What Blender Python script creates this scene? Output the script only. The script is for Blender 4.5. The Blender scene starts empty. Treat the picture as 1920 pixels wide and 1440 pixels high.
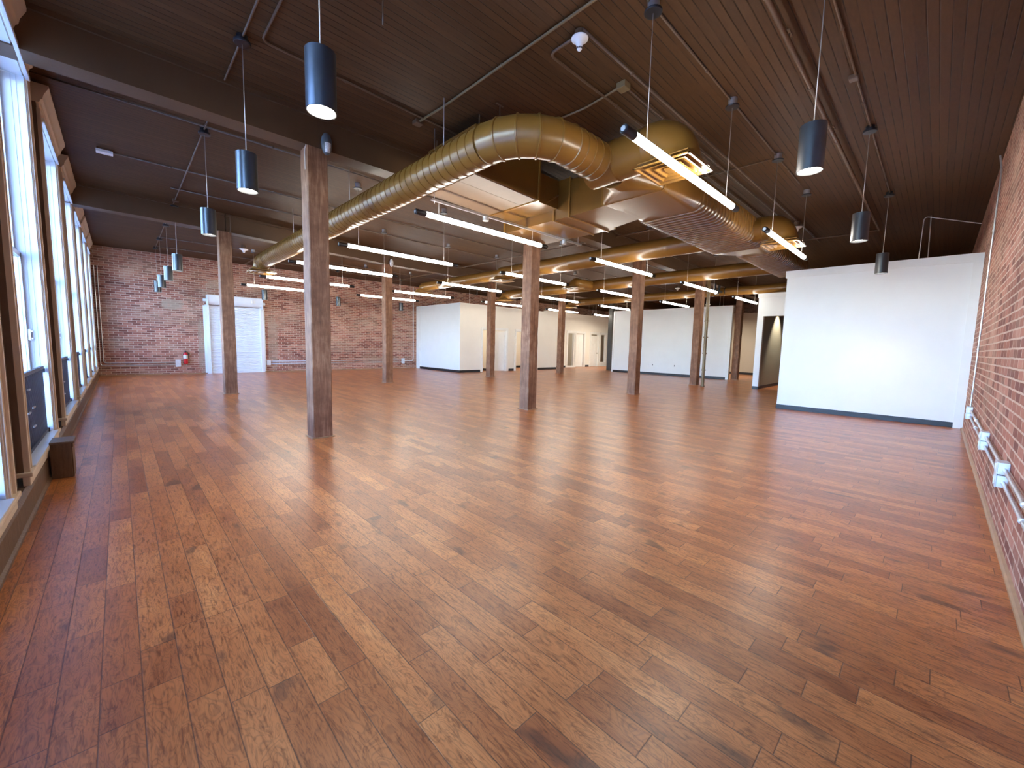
import bpy, bmesh, math, random
from mathutils import Vector, Matrix
random.seed(7)
S = bpy.context.scene
COL = S.collection
PI = math.pi
ZC = 4.42      # ceiling height
ZB = 4.0       # underside of the timber beams

# ------------------------------------------------------------------ materials
def new_mat(name):
    m = bpy.data.materials.new(name); m.use_nodes = True
    nt = m.node_tree; b = nt.nodes['Principled BSDF']
    return m, nt, b
def nd(nt, t, **kw):
    n = nt.nodes.new(t)
    for k, v in kw.items():
        if k.startswith('i_'):
            key = k[2:]
            key = int(key) if key.isdigit() else key.replace('_', ' ')
            n.inputs[key].default_value = v
        else: setattr(n, k, v)
    return n
def mth(nt, op, a, b=None, c=None):
    n = nt.nodes.new('ShaderNodeMath'); n.operation = op
    for i, v in enumerate((a, b, c)):
        if v is None: continue
        if isinstance(v, (int, float)): n.inputs[i].default_value = v
        else: nt.links.new(v, n.inputs[i])
    return n.outputs[0]
def ramp(nt, fac, stops, interp='LINEAR'):
    r = nt.nodes.new('ShaderNodeValToRGB'); r.color_ramp.interpolation = interp
    el = r.color_ramp.elements
    while len(el) < len(stops): el.new(0.5)
    for e, (p, c) in zip(el, stops):
        e.position = p; e.color = (*c, 1)
    nt.links.new(fac, r.inputs[0]); return r.outputs[0]
def mix(nt, fac, a, b, mode='MIX'):
    n = nt.nodes.new('ShaderNodeMix'); n.data_type = 'RGBA'; n.blend_type = mode
    for k, v in ((0, fac), (6, a), (7, b)):
        if isinstance(v, (int, float)): n.inputs[k].default_value = v
        elif isinstance(v, tuple): n.inputs[k].default_value = (*v, 1)
        else: nt.links.new(v, n.inputs[k])
    return n.outputs[2]
def worldpos(nt):
    g = nt.nodes.new('ShaderNodeNewGeometry'); return g.outputs['Position']
def comb(nt, x, y, z):
    n = nt.nodes.new('ShaderNodeCombineXYZ')
    for i, v in enumerate((x, y, z)):
        if isinstance(v, (int, float)): n.inputs[i].default_value = v
        else: nt.links.new(v, n.inputs[i])
    return n.outputs[0]
def noise(nt, vec, scale, detail=3, rough=0.5, dist=0.0):
    n = nd(nt, 'ShaderNodeTexNoise'); n.inputs['Scale'].default_value = scale
    n.inputs['Detail'].default_value = detail; n.inputs['Roughness'].default_value = rough
    n.inputs['Distortion'].default_value = dist
    if vec is not None: nt.links.new(vec, n.inputs['Vector'])
    return n.outputs['Fac']
def bump(nt, b, h, strength, dist):
    n = nd(nt, 'ShaderNodeBump'); n.inputs['Strength'].default_value = strength
    n.inputs['Distance'].default_value = dist
    nt.links.new(h, n.inputs['Height']); nt.links.new(n.outputs[0], b.inputs['Normal'])
def simple(name, col, rough=0.5, metal=0.0, coat=0.0, var=0.06, nscale=6.0, bmp=0.0, spec=None):
    m, nt, b = new_mat(name)
    tc = nt.nodes.new('ShaderNodeTexCoord').outputs['Object']
    f = noise(nt, tc, nscale, 4)
    a = tuple(max(0, c*(1-var)) for c in col); d = tuple(min(1, c*(1+var)) for c in col)
    nt.links.new(ramp(nt, f, [(0.3, a), (0.7, d)]), b.inputs['Base Color'])
    b.inputs['Roughness'].default_value = rough; b.inputs['Metallic'].default_value = metal
    b.inputs['Coat Weight'].default_value = coat; b.inputs['Coat Roughness'].default_value = 0.2
    if spec is not None: b.inputs['Specular IOR Level'].default_value = spec
    if bmp: bump(nt, b, noise(nt, tc, nscale*8, 3), bmp, 0.003)
    return m
def emis(name, col, strength):
    m, nt, b = new_mat(name)
    b.inputs['Base Color'].default_value = (0.8, 0.8, 0.78, 1)
    b.inputs['Emission Color'].default_value = (*col, 1); b.inputs['Emission Strength'].default_value = strength
    return m

def mat_floor():
    m, nt, b = new_mat('hand_scraped_hickory_floor')
    L = nt.links
    sp = nt.nodes.new('ShaderNodeSeparateXYZ'); L.new(worldpos(nt), sp.inputs[0])
    x, y = sp.outputs[0], sp.outputs[1]
    w = 0.121
    u = mth(nt, 'DIVIDE', x, w); row = mth(nt, 'FLOOR', u); fu = mth(nt, 'FRACT', u)
    wn = nd(nt, 'ShaderNodeTexWhiteNoise', noise_dimensions='1D'); L.new(row, wn.inputs['W'])
    rr = wn.outputs['Value']
    ln = mth(nt, 'ADD', mth(nt, 'MULTIPLY', rr, 0.6), 1.05)
    v0 = mth(nt, 'DIVIDE', mth(nt, 'ADD', y, mth(nt, 'MULTIPLY', rr, 37.3)), ln)
    # wobble board ends so that lengths vary along a row
    n1 = nd(nt, 'ShaderNodeTexWhiteNoise', noise_dimensions='2D')
    base = mth(nt, 'FLOOR', v0); L.new(comb(nt, row, base, 0), n1.inputs['Vector'])
    cut = mth(nt, 'ADD', mth(nt, 'MULTIPLY', n1.outputs['Value'], 0.55), 0.2)
    fr = mth(nt, 'FRACT', v0)
    second = mth(nt, 'GREATER_THAN', fr, cut)
    bid = mth(nt, 'ADD', base, mth(nt, 'MULTIPLY', second, 0.5))
    n2 = nd(nt, 'ShaderNodeTexWhiteNoise', noise_dimensions='2D'); L.new(comb(nt, row, mth(nt, 'MULTIPLY', bid, 2), 0), n2.inputs['Vector'])
    rid = n2.outputs['Value']
    # joints
    du = mth(nt, 'MULTIPLY', mth(nt, 'MINIMUM', fu, mth(nt, 'SUBTRACT', 1, fu)), w)
    dv = mth(nt, 'MULTIPLY', mth(nt, 'MINIMUM', mth(nt, 'ABSOLUTE', mth(nt, 'SUBTRACT', fr, cut)), mth(nt, 'MINIMUM', fr, mth(nt, 'SUBTRACT', 1, fr))), ln)
    dmin = mth(nt, 'MINIMUM', du, dv)
    mr = nd(nt, 'ShaderNodeMapRange'); mr.inputs[1].default_value = 0.0006; mr.inputs[2].default_value = 0.0032
    L.new(dmin, mr.inputs[0]); joint = mr.outputs[0]      # 0 in the joint, 1 on the board
    # grain, shifted on each board
    gx = mth(nt, 'ADD', mth(nt, 'MULTIPLY', x, 1.0), mth(nt, 'MULTIPLY', rid, 61.0))
    gv = comb(nt, gx, mth(nt, 'MULTIPLY', y, 0.13), mth(nt, 'MULTIPLY', rid, 9.0))
    fine = noise(nt, gv, 95, 5, 0.65, 0.6)
    gv2 = comb(nt, gx, mth(nt, 'MULTIPLY', y, 0.32), mth(nt, 'MULTIPLY', rid, 5.0))
    broad = noise(nt, gv2, 9, 3, 0.5, 0.4)
    # wavy scraped figure: contour lines of a stretched noise
    fig = noise(nt, gv2, 13, 2, 0.45, 0.9)
    rings = mth(nt, 'ABSOLUTE', mth(nt, 'SUBTRACT', mth(nt, 'FRACT', mth(nt, 'MULTIPLY', fig, 15.0)), 0.5))
    mr2 = nd(nt, 'ShaderNodeMapRange'); mr2.inputs[1].default_value = 0.0; mr2.inputs[2].default_value = 0.24
    L.new(rings, mr2.inputs[0]); line = mr2.outputs[0]
    cid = mth(nt, 'ADD', mth(nt, 'MULTIPLY', rid, 0.37), mth(nt, 'ADD', mth(nt, 'MULTIPLY', broad, 0.50), 0.075))
    base_c = ramp(nt, cid, [(0.16, (0.200, 0.053, 0.015)), (0.34, (0.330, 0.096, 0.025)), (0.52, (0.440, 0.142, 0.036)),
                            (0.68, (0.530, 0.185, 0.048)), (0.86, (0.680, 0.280, 0.080))])
    c1 = mix(nt, mth(nt, 'MULTIPLY', mth(nt, 'SUBTRACT', 1, line), 0.42), base_c, (0.105, 0.038, 0.017))
    fr2 = ramp(nt, fine, [(0.36, (0.36, 0.29, 0.27)), (0.50, (1, 1, 1)), (0.72, (1.1, 1.1, 1.1))])
    c2 = mix(nt, 0.75, c1, fr2, 'MULTIPLY')
    kn = noise(nt, comb(nt, gx, mth(nt, 'MULTIPLY', y, 0.45), 3.0), 5.5, 2, 0.5)
    knm = nd(nt, 'ShaderNodeMapRange'); knm.inputs[1].default_value = 0.66; knm.inputs[2].default_value = 0.74; L.new(kn, knm.inputs[0])
    c3 = mix(nt, mth(nt, 'MULTIPLY', knm.outputs[0], 0.6), c2, (0.045, 0.022, 0.016))
    c4 = mix(nt, mth(nt, 'MULTIPLY', mth(nt, 'SUBTRACT', 1, joint), 0.75), c3, (0.030, 0.014, 0.010))
    L.new(c4, b.inputs['Base Color'])
    rg = mth(nt, 'ADD', mth(nt, 'MULTIPLY', broad, 0.10), 0.27)
    b.inputs['Specular IOR Level'].default_value = 0.5
    L.new(rg, b.inputs['Roughness'])
    b.inputs['Coat Weight'].default_value = 0.22; b.inputs['Coat Roughness'].default_value = 0.27
    scr = noise(nt, comb(nt, gx, mth(nt, 'MULTIPLY', y, 0.55), 0), 26, 2, 0.5)
    h = mth(nt, 'ADD', mth(nt, 'ADD', mth(nt, 'MULTIPLY', joint, 1.0), mth(nt, 'MULTIPLY', scr, 0.16)),
            mth(nt, 'ADD', mth(nt, 'MULTIPLY', line, 0.13), mth(nt, 'MULTIPLY', fine, 0.14)))
    bump(nt, b, h, 0.16, 0.004)
    return m

def mat_brick(name, axis):
    m, nt, b = new_mat(name); L = nt.links
    sp = nt.nodes.new('ShaderNodeSeparateXYZ'); L.new(worldpos(nt), sp.inputs[0])
    a = sp.outputs[0] if axis == 'x' else sp.outputs[1]
    wob = noise(nt, worldpos(nt), 2.3, 2)
    wob2 = noise(nt, worldpos(nt), 22, 3)
    z = mth(nt, 'ADD', sp.outputs[2], mth(nt, 'ADD', mth(nt, 'MULTIPLY', wob, 0.016), mth(nt, 'MULTIPLY', wob2, 0.007)))
    u = mth(nt, 'ADD', a, mth(nt, 'MULTIPLY', wob2, 0.012))
    vec = comb(nt, u, z, 0)
    br = nd(nt, 'ShaderNodeTexBrick'); L.new(vec, br.inputs['Vector'])
    br.offset = 0.5; br.offset_frequency = 2; br.squash = 1.0; br.squash_frequency = 2
    br.inputs['Scale'].default_value = 1.0
    br.inputs['Brick Width'].default_value = 0.245; br.inputs['Row Height'].default_value = 0.082
    br.inputs['Mortar Size'].default_value = 0.0095; br.inputs['Mortar Smooth'].default_value = 0.25
    br.inputs['Bias'].default_value = -0.1
    br.inputs['Color1'].default_value = (0, 0, 0, 1); br.inputs['Color2'].default_value = (1, 1, 1, 1)
    br.inputs['Mortar'].default_value = (0.5, 0.5, 0.5, 1)
    s2 = nt.nodes.new('ShaderNodeSeparateColor'); L.new(br.outputs['Color'], s2.inputs[0])
    rid = s2.outputs[0]
    blot = noise(nt, worldpos(nt), 1.1, 5, 0.6)
    sm = noise(nt, worldpos(nt), 30, 4, 0.65)
    k = mth(nt, 'ADD', mth(nt, 'MULTIPLY', rid, 0.7), mth(nt, 'MULTIPLY', sm, 0.3))
    bc = ramp(nt, k, [(0.12, (0.185, 0.068, 0.048)), (0.38, (0.320, 0.122, 0.084)), (0.62, (0.420, 0.176, 0.120)), (0.88, (0.530, 0.275, 0.195))])
    mort = ramp(nt, sm, [(0.3, (0.50, 0.34, 0.25)), (0.7, (0.68, 0.51, 0.40))])
    c = mix(nt, br.outputs['Fac'], bc, mort)
    # smeared lime and old plaster patches
    pm = nd(nt, 'ShaderNodeMapRange'); pm.inputs[1].default_value = 0.46; pm.inputs[2].default_value = 0.66; L.new(blot, pm.inputs[0])
    c = mix(nt, mth(nt, 'MULTIPLY', mth(nt, 'MULTIPLY', pm.outputs[0], 0.85), sm), c, (0.50, 0.35, 0.25))
    if axis == 'x':
        ysel = mth(nt, 'GREATER_THAN', sp.outputs[1], 10.0)
        for px, pz, hx, hz, st in ((1.50, 2.62, 0.34, 0.20, 0.75), (2.33, 1.1, 0.12, 1.1, 0.6), (4.80, 1.2, 0.20, 1.2, 0.5), (3.0, 3.5, 0.5, 0.2, 0.45), (9.9, 0.45, 0.8, 0.2, 0.35)):
            q = mth(nt, 'ADD', mth(nt, 'POWER', mth(nt, 'ABSOLUTE', mth(nt, 'DIVIDE', mth(nt, 'SUBTRACT', sp.outputs[0], px), hx)), 4.0),
                    mth(nt, 'POWER', mth(nt, 'ABSOLUTE', mth(nt, 'DIVIDE', mth(nt, 'SUBTRACT', sp.outputs[2], pz), hz)), 4.0))
            q = mth(nt, 'ADD', q, mth(nt, 'MULTIPLY', mth(nt, 'SUBTRACT', noise(nt, worldpos(nt), 9, 3), 0.5), 2.2))
            pmk = nd(nt, 'ShaderNodeMapRange'); pmk.inputs[1].default_value = 1.0; pmk.inputs[2].default_value = 0.4; L.new(q, pmk.inputs[0])
            c = mix(nt, mth(nt, 'MULTIPLY', mth(nt, 'MULTIPLY', pmk.outputs[0], st), ysel), c, (0.40, 0.31, 0.23))
    dk = noise(nt, comb(nt, mth(nt, 'MULTIPLY', u, 0.4), mth(nt, 'MULTIPLY', z, 1.0), 4.0), 1.7, 3)
    c = mix(nt, 0.5, c, ramp(nt, dk, [(0.3, (0.62, 0.58, 0.56)), (0.6, (1, 1, 1))]), 'MULTIPLY')
    L.new(c, b.inputs['Base Color'])
    b.inputs['Roughness'].default_value = 0.82; b.inputs['Specular IOR Level'].default_value = 0.3
    h = mth(nt, 'ADD', mth(nt, 'MULTIPLY', mth(nt, 'SUBTRACT', 1, br.outputs['Fac']), 1.0), mth(nt, 'MULTIPLY', sm, 0.5))
    bump(nt, b, h, 0.7, 0.01)
    return m

def mat_ceiling():
    m, nt, b = new_mat('brown_painted_board_ceiling'); L = nt.links
    sp = nt.nodes.new('ShaderNodeSeparateXYZ'); L.new(worldpos(nt), sp.inputs[0])
    x, y = sp.outputs[0], sp.outputs[1]
    w = 0.083
    u = mth(nt, 'DIVIDE', y, w); row = mth(nt, 'FLOOR', u); fu = mth(nt, 'FRACT', u)
    wn = nd(nt, 'ShaderNodeTexWhiteNoise', noise_dimensions='1D'); L.new(row, wn.inputs['W'])
    d = mth(nt, 'MULTIPLY', mth(nt, 'MINIMUM', fu, mth(nt, 'SUBTRACT', 1, fu)), w)
    mr = nd(nt, 'ShaderNodeMapRange'); mr.inputs[1].default_value = 0.0012; mr.inputs[2].default_value = 0.0065; L.new(d, mr.inputs[0])
    brk = noise(nt, comb(nt, mth(nt, 'MULTIPLY', x, 0.35), y, 0), 6, 2)
    bm = nd(nt, 'ShaderNodeMapRange'); bm.inputs[1].default_value = 0.33; bm.inputs[2].default_value = 0.52; L.new(brk, bm.inputs[0])
    seam = mth(nt, 'MULTIPLY', mth(nt, 'SUBTRACT', 1, mr.outputs[0]), bm.outputs[0])
    g = noise(nt, comb(nt, mth(nt, 'MULTIPLY', x, 0.2), y, 0), 40, 4)
    k = mth(nt, 'ADD', mth(nt, 'MULTIPLY', wn.outputs['Value'], 0.35), mth(nt, 'MULTIPLY', g, 0.65))
    c = ramp(nt, k, [(0.2, (0.066, 0.031, 0.0125)), (0.8, (0.100, 0.049, 0.020))])
    c = mix(nt, mth(nt, 'MULTIPLY', seam, 0.8), c, (0.010, 0.006, 0.004))
    L.new(c, b.inputs['Base Color']); b.inputs['Roughness'].default_value = 0.55
    b.inputs['Specular IOR Level'].default_value = 0.14
    h = mth(nt, 'ADD', mth(nt, 'MULTIPLY', mth(nt, 'SUBTRACT', 1, seam), 1.0), mth(nt, 'MULTIPLY', g, 0.3))
    bump(nt, b, h, 0.5, 0.006)
    return m

def mat_timber(name, lo, mid, hi, rough=0.6):
    m, nt, b = new_mat(name); L = nt.links
    tc = nt.nodes.new('ShaderNodeTexCoord').outputs['Object']
    oi = nt.nodes.new('ShaderNodeObjectInfo').outputs['Random']
    mp = nd(nt, 'ShaderNodeMapping'); L.new(tc, mp.inputs[0]); mp.inputs['Scale'].default_value = (1, 1, 0.07)
    ad = nd(nt, 'ShaderNodeVectorMath', operation='ADD'); L.new(mp.outputs[0], ad.inputs[0])
    L.new(comb(nt, mth(nt, 'MULTIPLY', oi, 31), mth(nt, 'MULTIPLY', oi, 17), mth(nt, 'MULTIPLY', oi, 5)), ad.inputs[1])
    f = noise(nt, ad.outputs[0], 26, 5, 0.65, 1.0)
    s = noise(nt, tc, 4.5, 4, 0.65)
    k = mth(nt, 'ADD', mth(nt, 'MULTIPLY', f, 0.6), mth(nt, 'MULTIPLY', s, 0.4))
    L.new(ramp(nt, k, [(0.3, lo), (0.5, mid), (0.7, hi)]), b.inputs['Base Color'])
    b.inputs['Roughness'].default_value = rough; b.inputs['Specular IOR Level'].default_value = 0.3
    bump(nt, b, mth(nt, 'ADD', f, mth(nt, 'MULTIPLY', noise(nt, tc, 45, 3), 0.5)), 0.55, 0.006)
    return m

def mat_white(name, col, rough=0.7):
    m, nt, b = new_mat(name); L = nt.links
    p = worldpos(nt); f = noise(nt, p, 2.2, 4); t = noise(nt, p, 260, 2)
    L.new(ramp(nt, f, [(0.3, tuple(c*0.97 for c in col)), (0.7, col)]), b.inputs['Base Color'])
    b.inputs['Roughness'].default_value = rough
    bump(nt, b, t, 0.12, 0.001)
    return m

M = {}
M['floor'] = mat_floor()
M['brick_x'] = mat_brick('old_red_brick', 'x')
M['brick_y'] = mat_brick('old_red_brick_side', 'y')
M['ceiling'] = mat_ceiling()
M['timber'] = mat_timber('stained_timber_post', (0.095, 0.036, 0.017), (0.215, 0.098, 0.050), (0.400, 0.215, 0.122))
M['beam'] = simple('brown_painted_beam', (0.088, 0.043, 0.017), 0.5, var=0.10, nscale=3, bmp=0.3)
M['wall_white'] = mat_white('white_drywall_paint', (0.86, 0.86, 0.83))
M['wall_cream'] = mat_white('cream_drywall_paint', (0.84, 0.79, 0.70))
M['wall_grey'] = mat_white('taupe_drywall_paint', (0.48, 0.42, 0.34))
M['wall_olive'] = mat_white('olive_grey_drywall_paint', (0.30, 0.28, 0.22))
M['trim_white'] = simple('white_trim_gloss', (0.82, 0.81, 0.77), 0.35, var=0.02)
M['base_black'] = simple('black_rubber_base', (0.016, 0.018, 0.024), 0.45, var=0.1)
M['black'] = simple('black_powder_coat', (0.012, 0.013, 0.016), 0.38, var=0.1, nscale=20)
M['pendant'] = simple('black_satin_aluminium', (0.016, 0.019, 0.025), 0.34, metal=0.0, coat=0.35, var=0.08)
M['duct'] = simple('tan_painted_duct_steel', (0.175, 0.082, 0.015), 0.30, coat=0.12, var=0.06, nscale=2.5, bmp=0.12)
M['duct_seam'] = simple('tan_duct_seam', (0.265, 0.130, 0.026), 0.3, coat=0.25, var=0.05)
M['brownpipe'] = simple('brown_painted_pipe', (0.120, 0.068, 0.036), 0.42, var=0.08)
M['shaded_post'] = simple('shade_toned_post', (0.045, 0.040, 0.034), 0.6, var=0.15)  # shade on the farthest post is put into its colour
M['panel'] = simple('brown_painted_panel', (0.175, 0.108, 0.062), 0.5, var=0.05)
M['olivepipe'] = simple('ochre_painted_pipe', (0.185, 0.125, 0.055), 0.4, var=0.1)
M['steel'] = simple('galvanised_steel', (0.62, 0.63, 0.64), 0.34, metal=0.85, var=0.08, nscale=25)
M['steel_plate'] = simple('galvanised_box', (0.66, 0.70, 0.74), 0.38, metal=0.45, var=0.08, nscale=18)
M['cable'] = simple('pale_cable', (0.55, 0.50, 0.44), 0.4, metal=0.4)
M['cream_wood'] = simple('cream_painted_wood', (0.70, 0.585, 0.455), 0.42, var=0.05, nscale=5)
M['jamb_white'] = simple('white_sash_paint', (0.62, 0.65, 0.69), 0.35, var=0.02)
M['brown_side'] = simple('brown_casing_side', (0.150, 0.095, 0.060), 0.5, var=0.12)  # casing sides darker and browner than the cream fronts
M['dark_wall'] = simple('dark_brown_wall', (0.028, 0.021, 0.018), 0.7, var=0.2)  # very dark brown over the whole window wall
M['base_wood'] = mat_timber('brown_wood_baseboard', (0.070, 0.034, 0.017), (0.120, 0.062, 0.031), (0.170, 0.095, 0.052), 0.45)
M['wood_moulding'] = simple('tan_wood_moulding', (0.33, 0.185, 0.090), 0.45, var=0.12, nscale=12)
M['shutter'] = simple('white_shutter_steel', (0.74, 0.78, 0.84), 0.4, var=0.02)
M['red'] = simple('red_enamel', (0.55, 0.010, 0.016), 0.25, coat=0.5, var=0.04)
M['label'] = simple('pale_paper_label', (0.72, 0.68, 0.55), 0.5)
M['plastic_white'] = simple('white_plastic', (0.82, 0.82, 0.80), 0.35, var=0.02)
M['grey_plastic'] = simple('grey_plastic_housing', (0.085, 0.095, 0.10), 0.4, var=0.05)
M['lens'] = simple('clear_ribbed_lens', (0.62, 0.62, 0.62), 0.12, coat=0.8, var=0.2, nscale=60)
M['iron'] = simple('dark_iron_grille', (0.018, 0.020, 0.030), 0.4, metal=0.3, var=0.15)
M['brass'] = simple('aged_bronze_knob', (0.10, 0.07, 0.04), 0.3, metal=0.9)
M['tube'] = emis('lit_tube_diffuser', (1.0, 0.95, 0.85), 23.0)
M['disc'] = emis('lit_downlight_lens', (1.0, 0.93, 0.80), 16.0)
M['street'] = simple('pale_street_paving', (0.30, 0.29, 0.28), 0.9)
def mat_glass():
    m, nt, b = new_mat('window_glass')
    b.inputs['Base Color'].default_value = (0.93, 0.97, 1.0, 1)
    b.inputs['Roughness'].default_value = 0.0; b.inputs['IOR'].default_value = 1.02
    b.inputs['Transmission Weight'].default_value = 1.0
    return m
M['glass'] = mat_glass()

# ------------------------------------------------------------------ mesh builder
class MB:
    def __init__(s): s.v = []; s.f = []; s.sm = []; s.mi = []; s.mat = 0
    def face(s, idx, smooth=False): s.f.append(idx); s.sm.append(smooth); s.mi.append(s.mat)
    def box(s, x0, x1, y0, y1, z0, z1, bev=0.0):
        x0, x1 = sorted((x0, x1)); y0, y1 = sorted((y0, y1)); z0, z1 = sorted((z0, z1))
        if bev > 0:
            bm = bmesh.new(); bmesh.ops.create_cube(bm, size=1)
            for v in bm.verts:
                v.co = Vector(((x0+x1)/2+v.co.x*(x1-x0), (y0+y1)/2+v.co.y*(y1-y0), (z0+z1)/2+v.co.z*(z1-z0)))
            bmesh.ops.bevel(bm, geom=list(bm.edges), offset=bev, segments=2, profile=0.6, affect='EDGES')
            s.from_bm(bm); return s
        o = len(s.v)
        s.v += [(x0,y0,z0),(x1,y0,z0),(x1,y1,z0),(x0,y1,z0),(x0,y0,z1),(x1,y0,z1),(x1,y1,z1),(x0,y1,z1)]
        for q in ((0,3,2,1),(4,5,6,7),(0,1,5,4),(1,2,6,5),(2,3,7,6),(3,0,4,7)): s.face([o+i for i in q])
        return s
    def from_bm(s, bm, mat=None, smooth=False):
        o = len(s.v); bm.verts.ensure_lookup_table()
        for i, v in enumerate(bm.verts): v.index = i
        s.v += [tuple(v.co) for v in bm.verts]
        for f in bm.faces: s.face([o+v.index for v in f.verts], smooth)
        bm.free()
    def rings(s, rings, smooth=True, cap=True, closed=True):
        """rings: list of equal-length loops of points"""
        n = len(rings[0]); o = len(s.v)
        for r in rings: s.v += [tuple(p) for p in r]
        for i in range(len(rings)-1):
            for j in range(n if closed else n-1):
                a = o+i*n+j; b = o+i*n+(j+1) % n
                s.face([a, b, b+n, a+n], smooth)
        if cap and closed:
            s.face([o+j for j in range(n)][::-1]); s.face([o+(len(rings)-1)*n+j for j in range(n)])
        return s
    def tube(s, pts, r, n=12, cap=True):
        pts = [Vector(p) for p in pts]; rs = r if isinstance(r, (list, tuple)) else [r]*len(pts)
        tang = []
        for i in range(len(pts)):
            a = pts[max(0, i-1)]; b = pts[min(len(pts)-1, i+1)]
            t = b-a
            if t.length < 1e-7: t = tang[-1] if tang else Vector((0, 0, 1))
            tang.append(t.normalized())
        up = Vector((0, 0, 1)) if abs(tang[0].z) < 0.9 else Vector((1, 0, 0))
        u = tang[0].cross(up).normalized(); rings = []
        for p, t, rr in zip(pts, tang, rs):
            u = (u - t*u.dot(t)).normalized(); w = t.cross(u)
            rings.append([p+(u*math.cos(2*PI*k/n)+w*math.sin(2*PI*k/n))*rr for k in range(n)])
        return s.rings(rings, True, cap)
    def lathe(s, prof, c=(0, 0, 0), n=24, cap=True):
        """prof: (radius, z) pairs, about the z axis at c"""
        rings = [[(c[0]+r*math.cos(2*PI*k/n), c[1]+r*math.sin(2*PI*k/n), c[2]+z) for k in range(n)] for r, z in prof]
        return s.rings(rings, True, cap)
    def build(s, name, mat, parent=None, loc=None, crease=True):
        me = bpy.data.meshes.new(name); me.from_pydata([tuple(p) for p in s.v], [], s.f)
        me.polygons.foreach_set('use_smooth', s.sm)
        mats = mat if isinstance(mat, (list, tuple)) else [mat]
        for q in mats: me.materials.append(q)
        if len(mats) > 1: me.polygons.foreach_set('material_index', s.mi)
        bm = bmesh.new(); bm.from_mesh(me); bmesh.ops.recalc_face_normals(bm, faces=bm.faces)
        for e in bm.edges:
            if len(e.link_faces) == 2 and e.calc_face_angle(0) > math.radians(38): e.smooth = False
        bm.to_mesh(me); bm.free()
        o = bpy.data.objects.new(name, me); COL.objects.link(o)
        if parent: o.parent = parent
        if loc: o.location = loc
        return o

def tag(o, label=None, cat=None, group=None, kind=None):
    if label: o['label'] = label
    if cat: o['category'] = cat
    if group: o['group'] = group
    if kind: o['kind'] = kind
    return o
def empty(name, loc=(0, 0, 0), rz=0):
    o = bpy.data.objects.new(name, None); COL.objects.link(o); o.location = loc; o.rotation_euler = (0, 0, rz)
    o.empty_display_size = 0.1
    return o
def children(o): return [c for c in COL.objects if c.parent == o]
def copy_tree(o, parent=None):
    c = o.copy(); COL.objects.link(c)
    if parent: c.parent = parent
    for ch in children(o): copy_tree(ch, c)
    return c
def struct(name, mb, mat, parent=None):
    o = mb.build(name, mat, parent)
    if not parent: o['kind'] = 'structure'
    return o
def arc(c, r, a0, a1, n, ax='xy', h=0):
    out = []
    for i in range(n+1):
        t = a0+(a1-a0)*i/n
        p = (c[0]+r*math.cos(t), c[1]+r*math.sin(t))
        out.append((p[0], p[1], h) if ax == 'xy' else p)
    return out

# ------------------------------------------------------------------ shell
XW = -0.57      # plane of the window casings
YR = -0.43      # right brick wall
YB = 19.95      # back brick wall
XE = 30.0
o = struct('floor', MB().box(-0.75, XE, YR-0.1, YB+0.1, -0.12, 0.0), M['floor'])
o = struct('ceiling', MB().box(-0.95, XE, YR-0.1, YB+0.1, ZC, ZC+0.2), M['ceiling'])
o = struct('wall_back', MB().box(-0.95, XE, YB, YB+0.3, -0.1, ZC), M['brick_x'])
o = struct('wall_right', MB().box(-0.95, XE, YR-0.3, YR, -0.1, ZC), M['brick_x'])
o = struct('wall_end', MB().box(XE, XE+0.3, YR-0.3, YB+0.3, -0.1, ZC), M['brick_y'])

# windows: outer casing edges along the wall
WIN = [(-0.24, 1.62), (2.10, 4.22), (4.80, 6.88), (7.72, 9.76), (10.36, 12.36), (12.72, 14.76), (15.16, 17.10), (17.50, 19.30)]
CS = 0.17       # casing width
ZS, ZH = 0.33, 4.02   # sill and head of the openings
XG = -0.72      # glass plane
wl = MB()
prev = YR-0.3
for a, b in WIN:
    wl.box(-0.95, -0.70, prev, a+CS, -0.1, ZC)
    wl.box(-0.95, -0.70, a+CS, b-CS, -0.1, ZS-0.04); wl.box(-0.95, -0.70, a+CS, b-CS, ZH+0.04, ZC)
    prev = b-CS
wl.box(-0.95, -0.70, prev, YB+0.3, -0.1, ZC)
struct('wall_left', wl, M['dark_wall'])
# baseboard and quarter round along the window wall
bb = MB()
prof = [(-0.70, 0.0), (-0.535, 0.0), (-0.535, 0.022), (-0.550, 0.034), (-0.552, 0.19), (-0.562, 0.205), (-0.575, 0.225), (-0.70, 0.225)]
bb.rings([[(x, YR, z) for x, z in prof], [(x, YB, z) for x, z in prof]], smooth=False)
struct('baseboard_left', bb, M['base_wood'])
bq = MB()
prof = [(YR, 0.0), (YR+0.028, 0.0), (YR+0.026, 0.012), (YR+0.016, 0.022), (YR, 0.028)]
bq.rings([[(-0.5, y, z) for y, z in prof], [(11.5, y, z) for y, z in prof]], smooth=False)
struct('baseboard_right', bq, M['wood_moulding'])
bq = MB().box(-0.53, 11.8, YB-0.022, YB, 0, 0.035)
struct('baseboard_back', bq, M['wood_moulding'])

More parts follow.
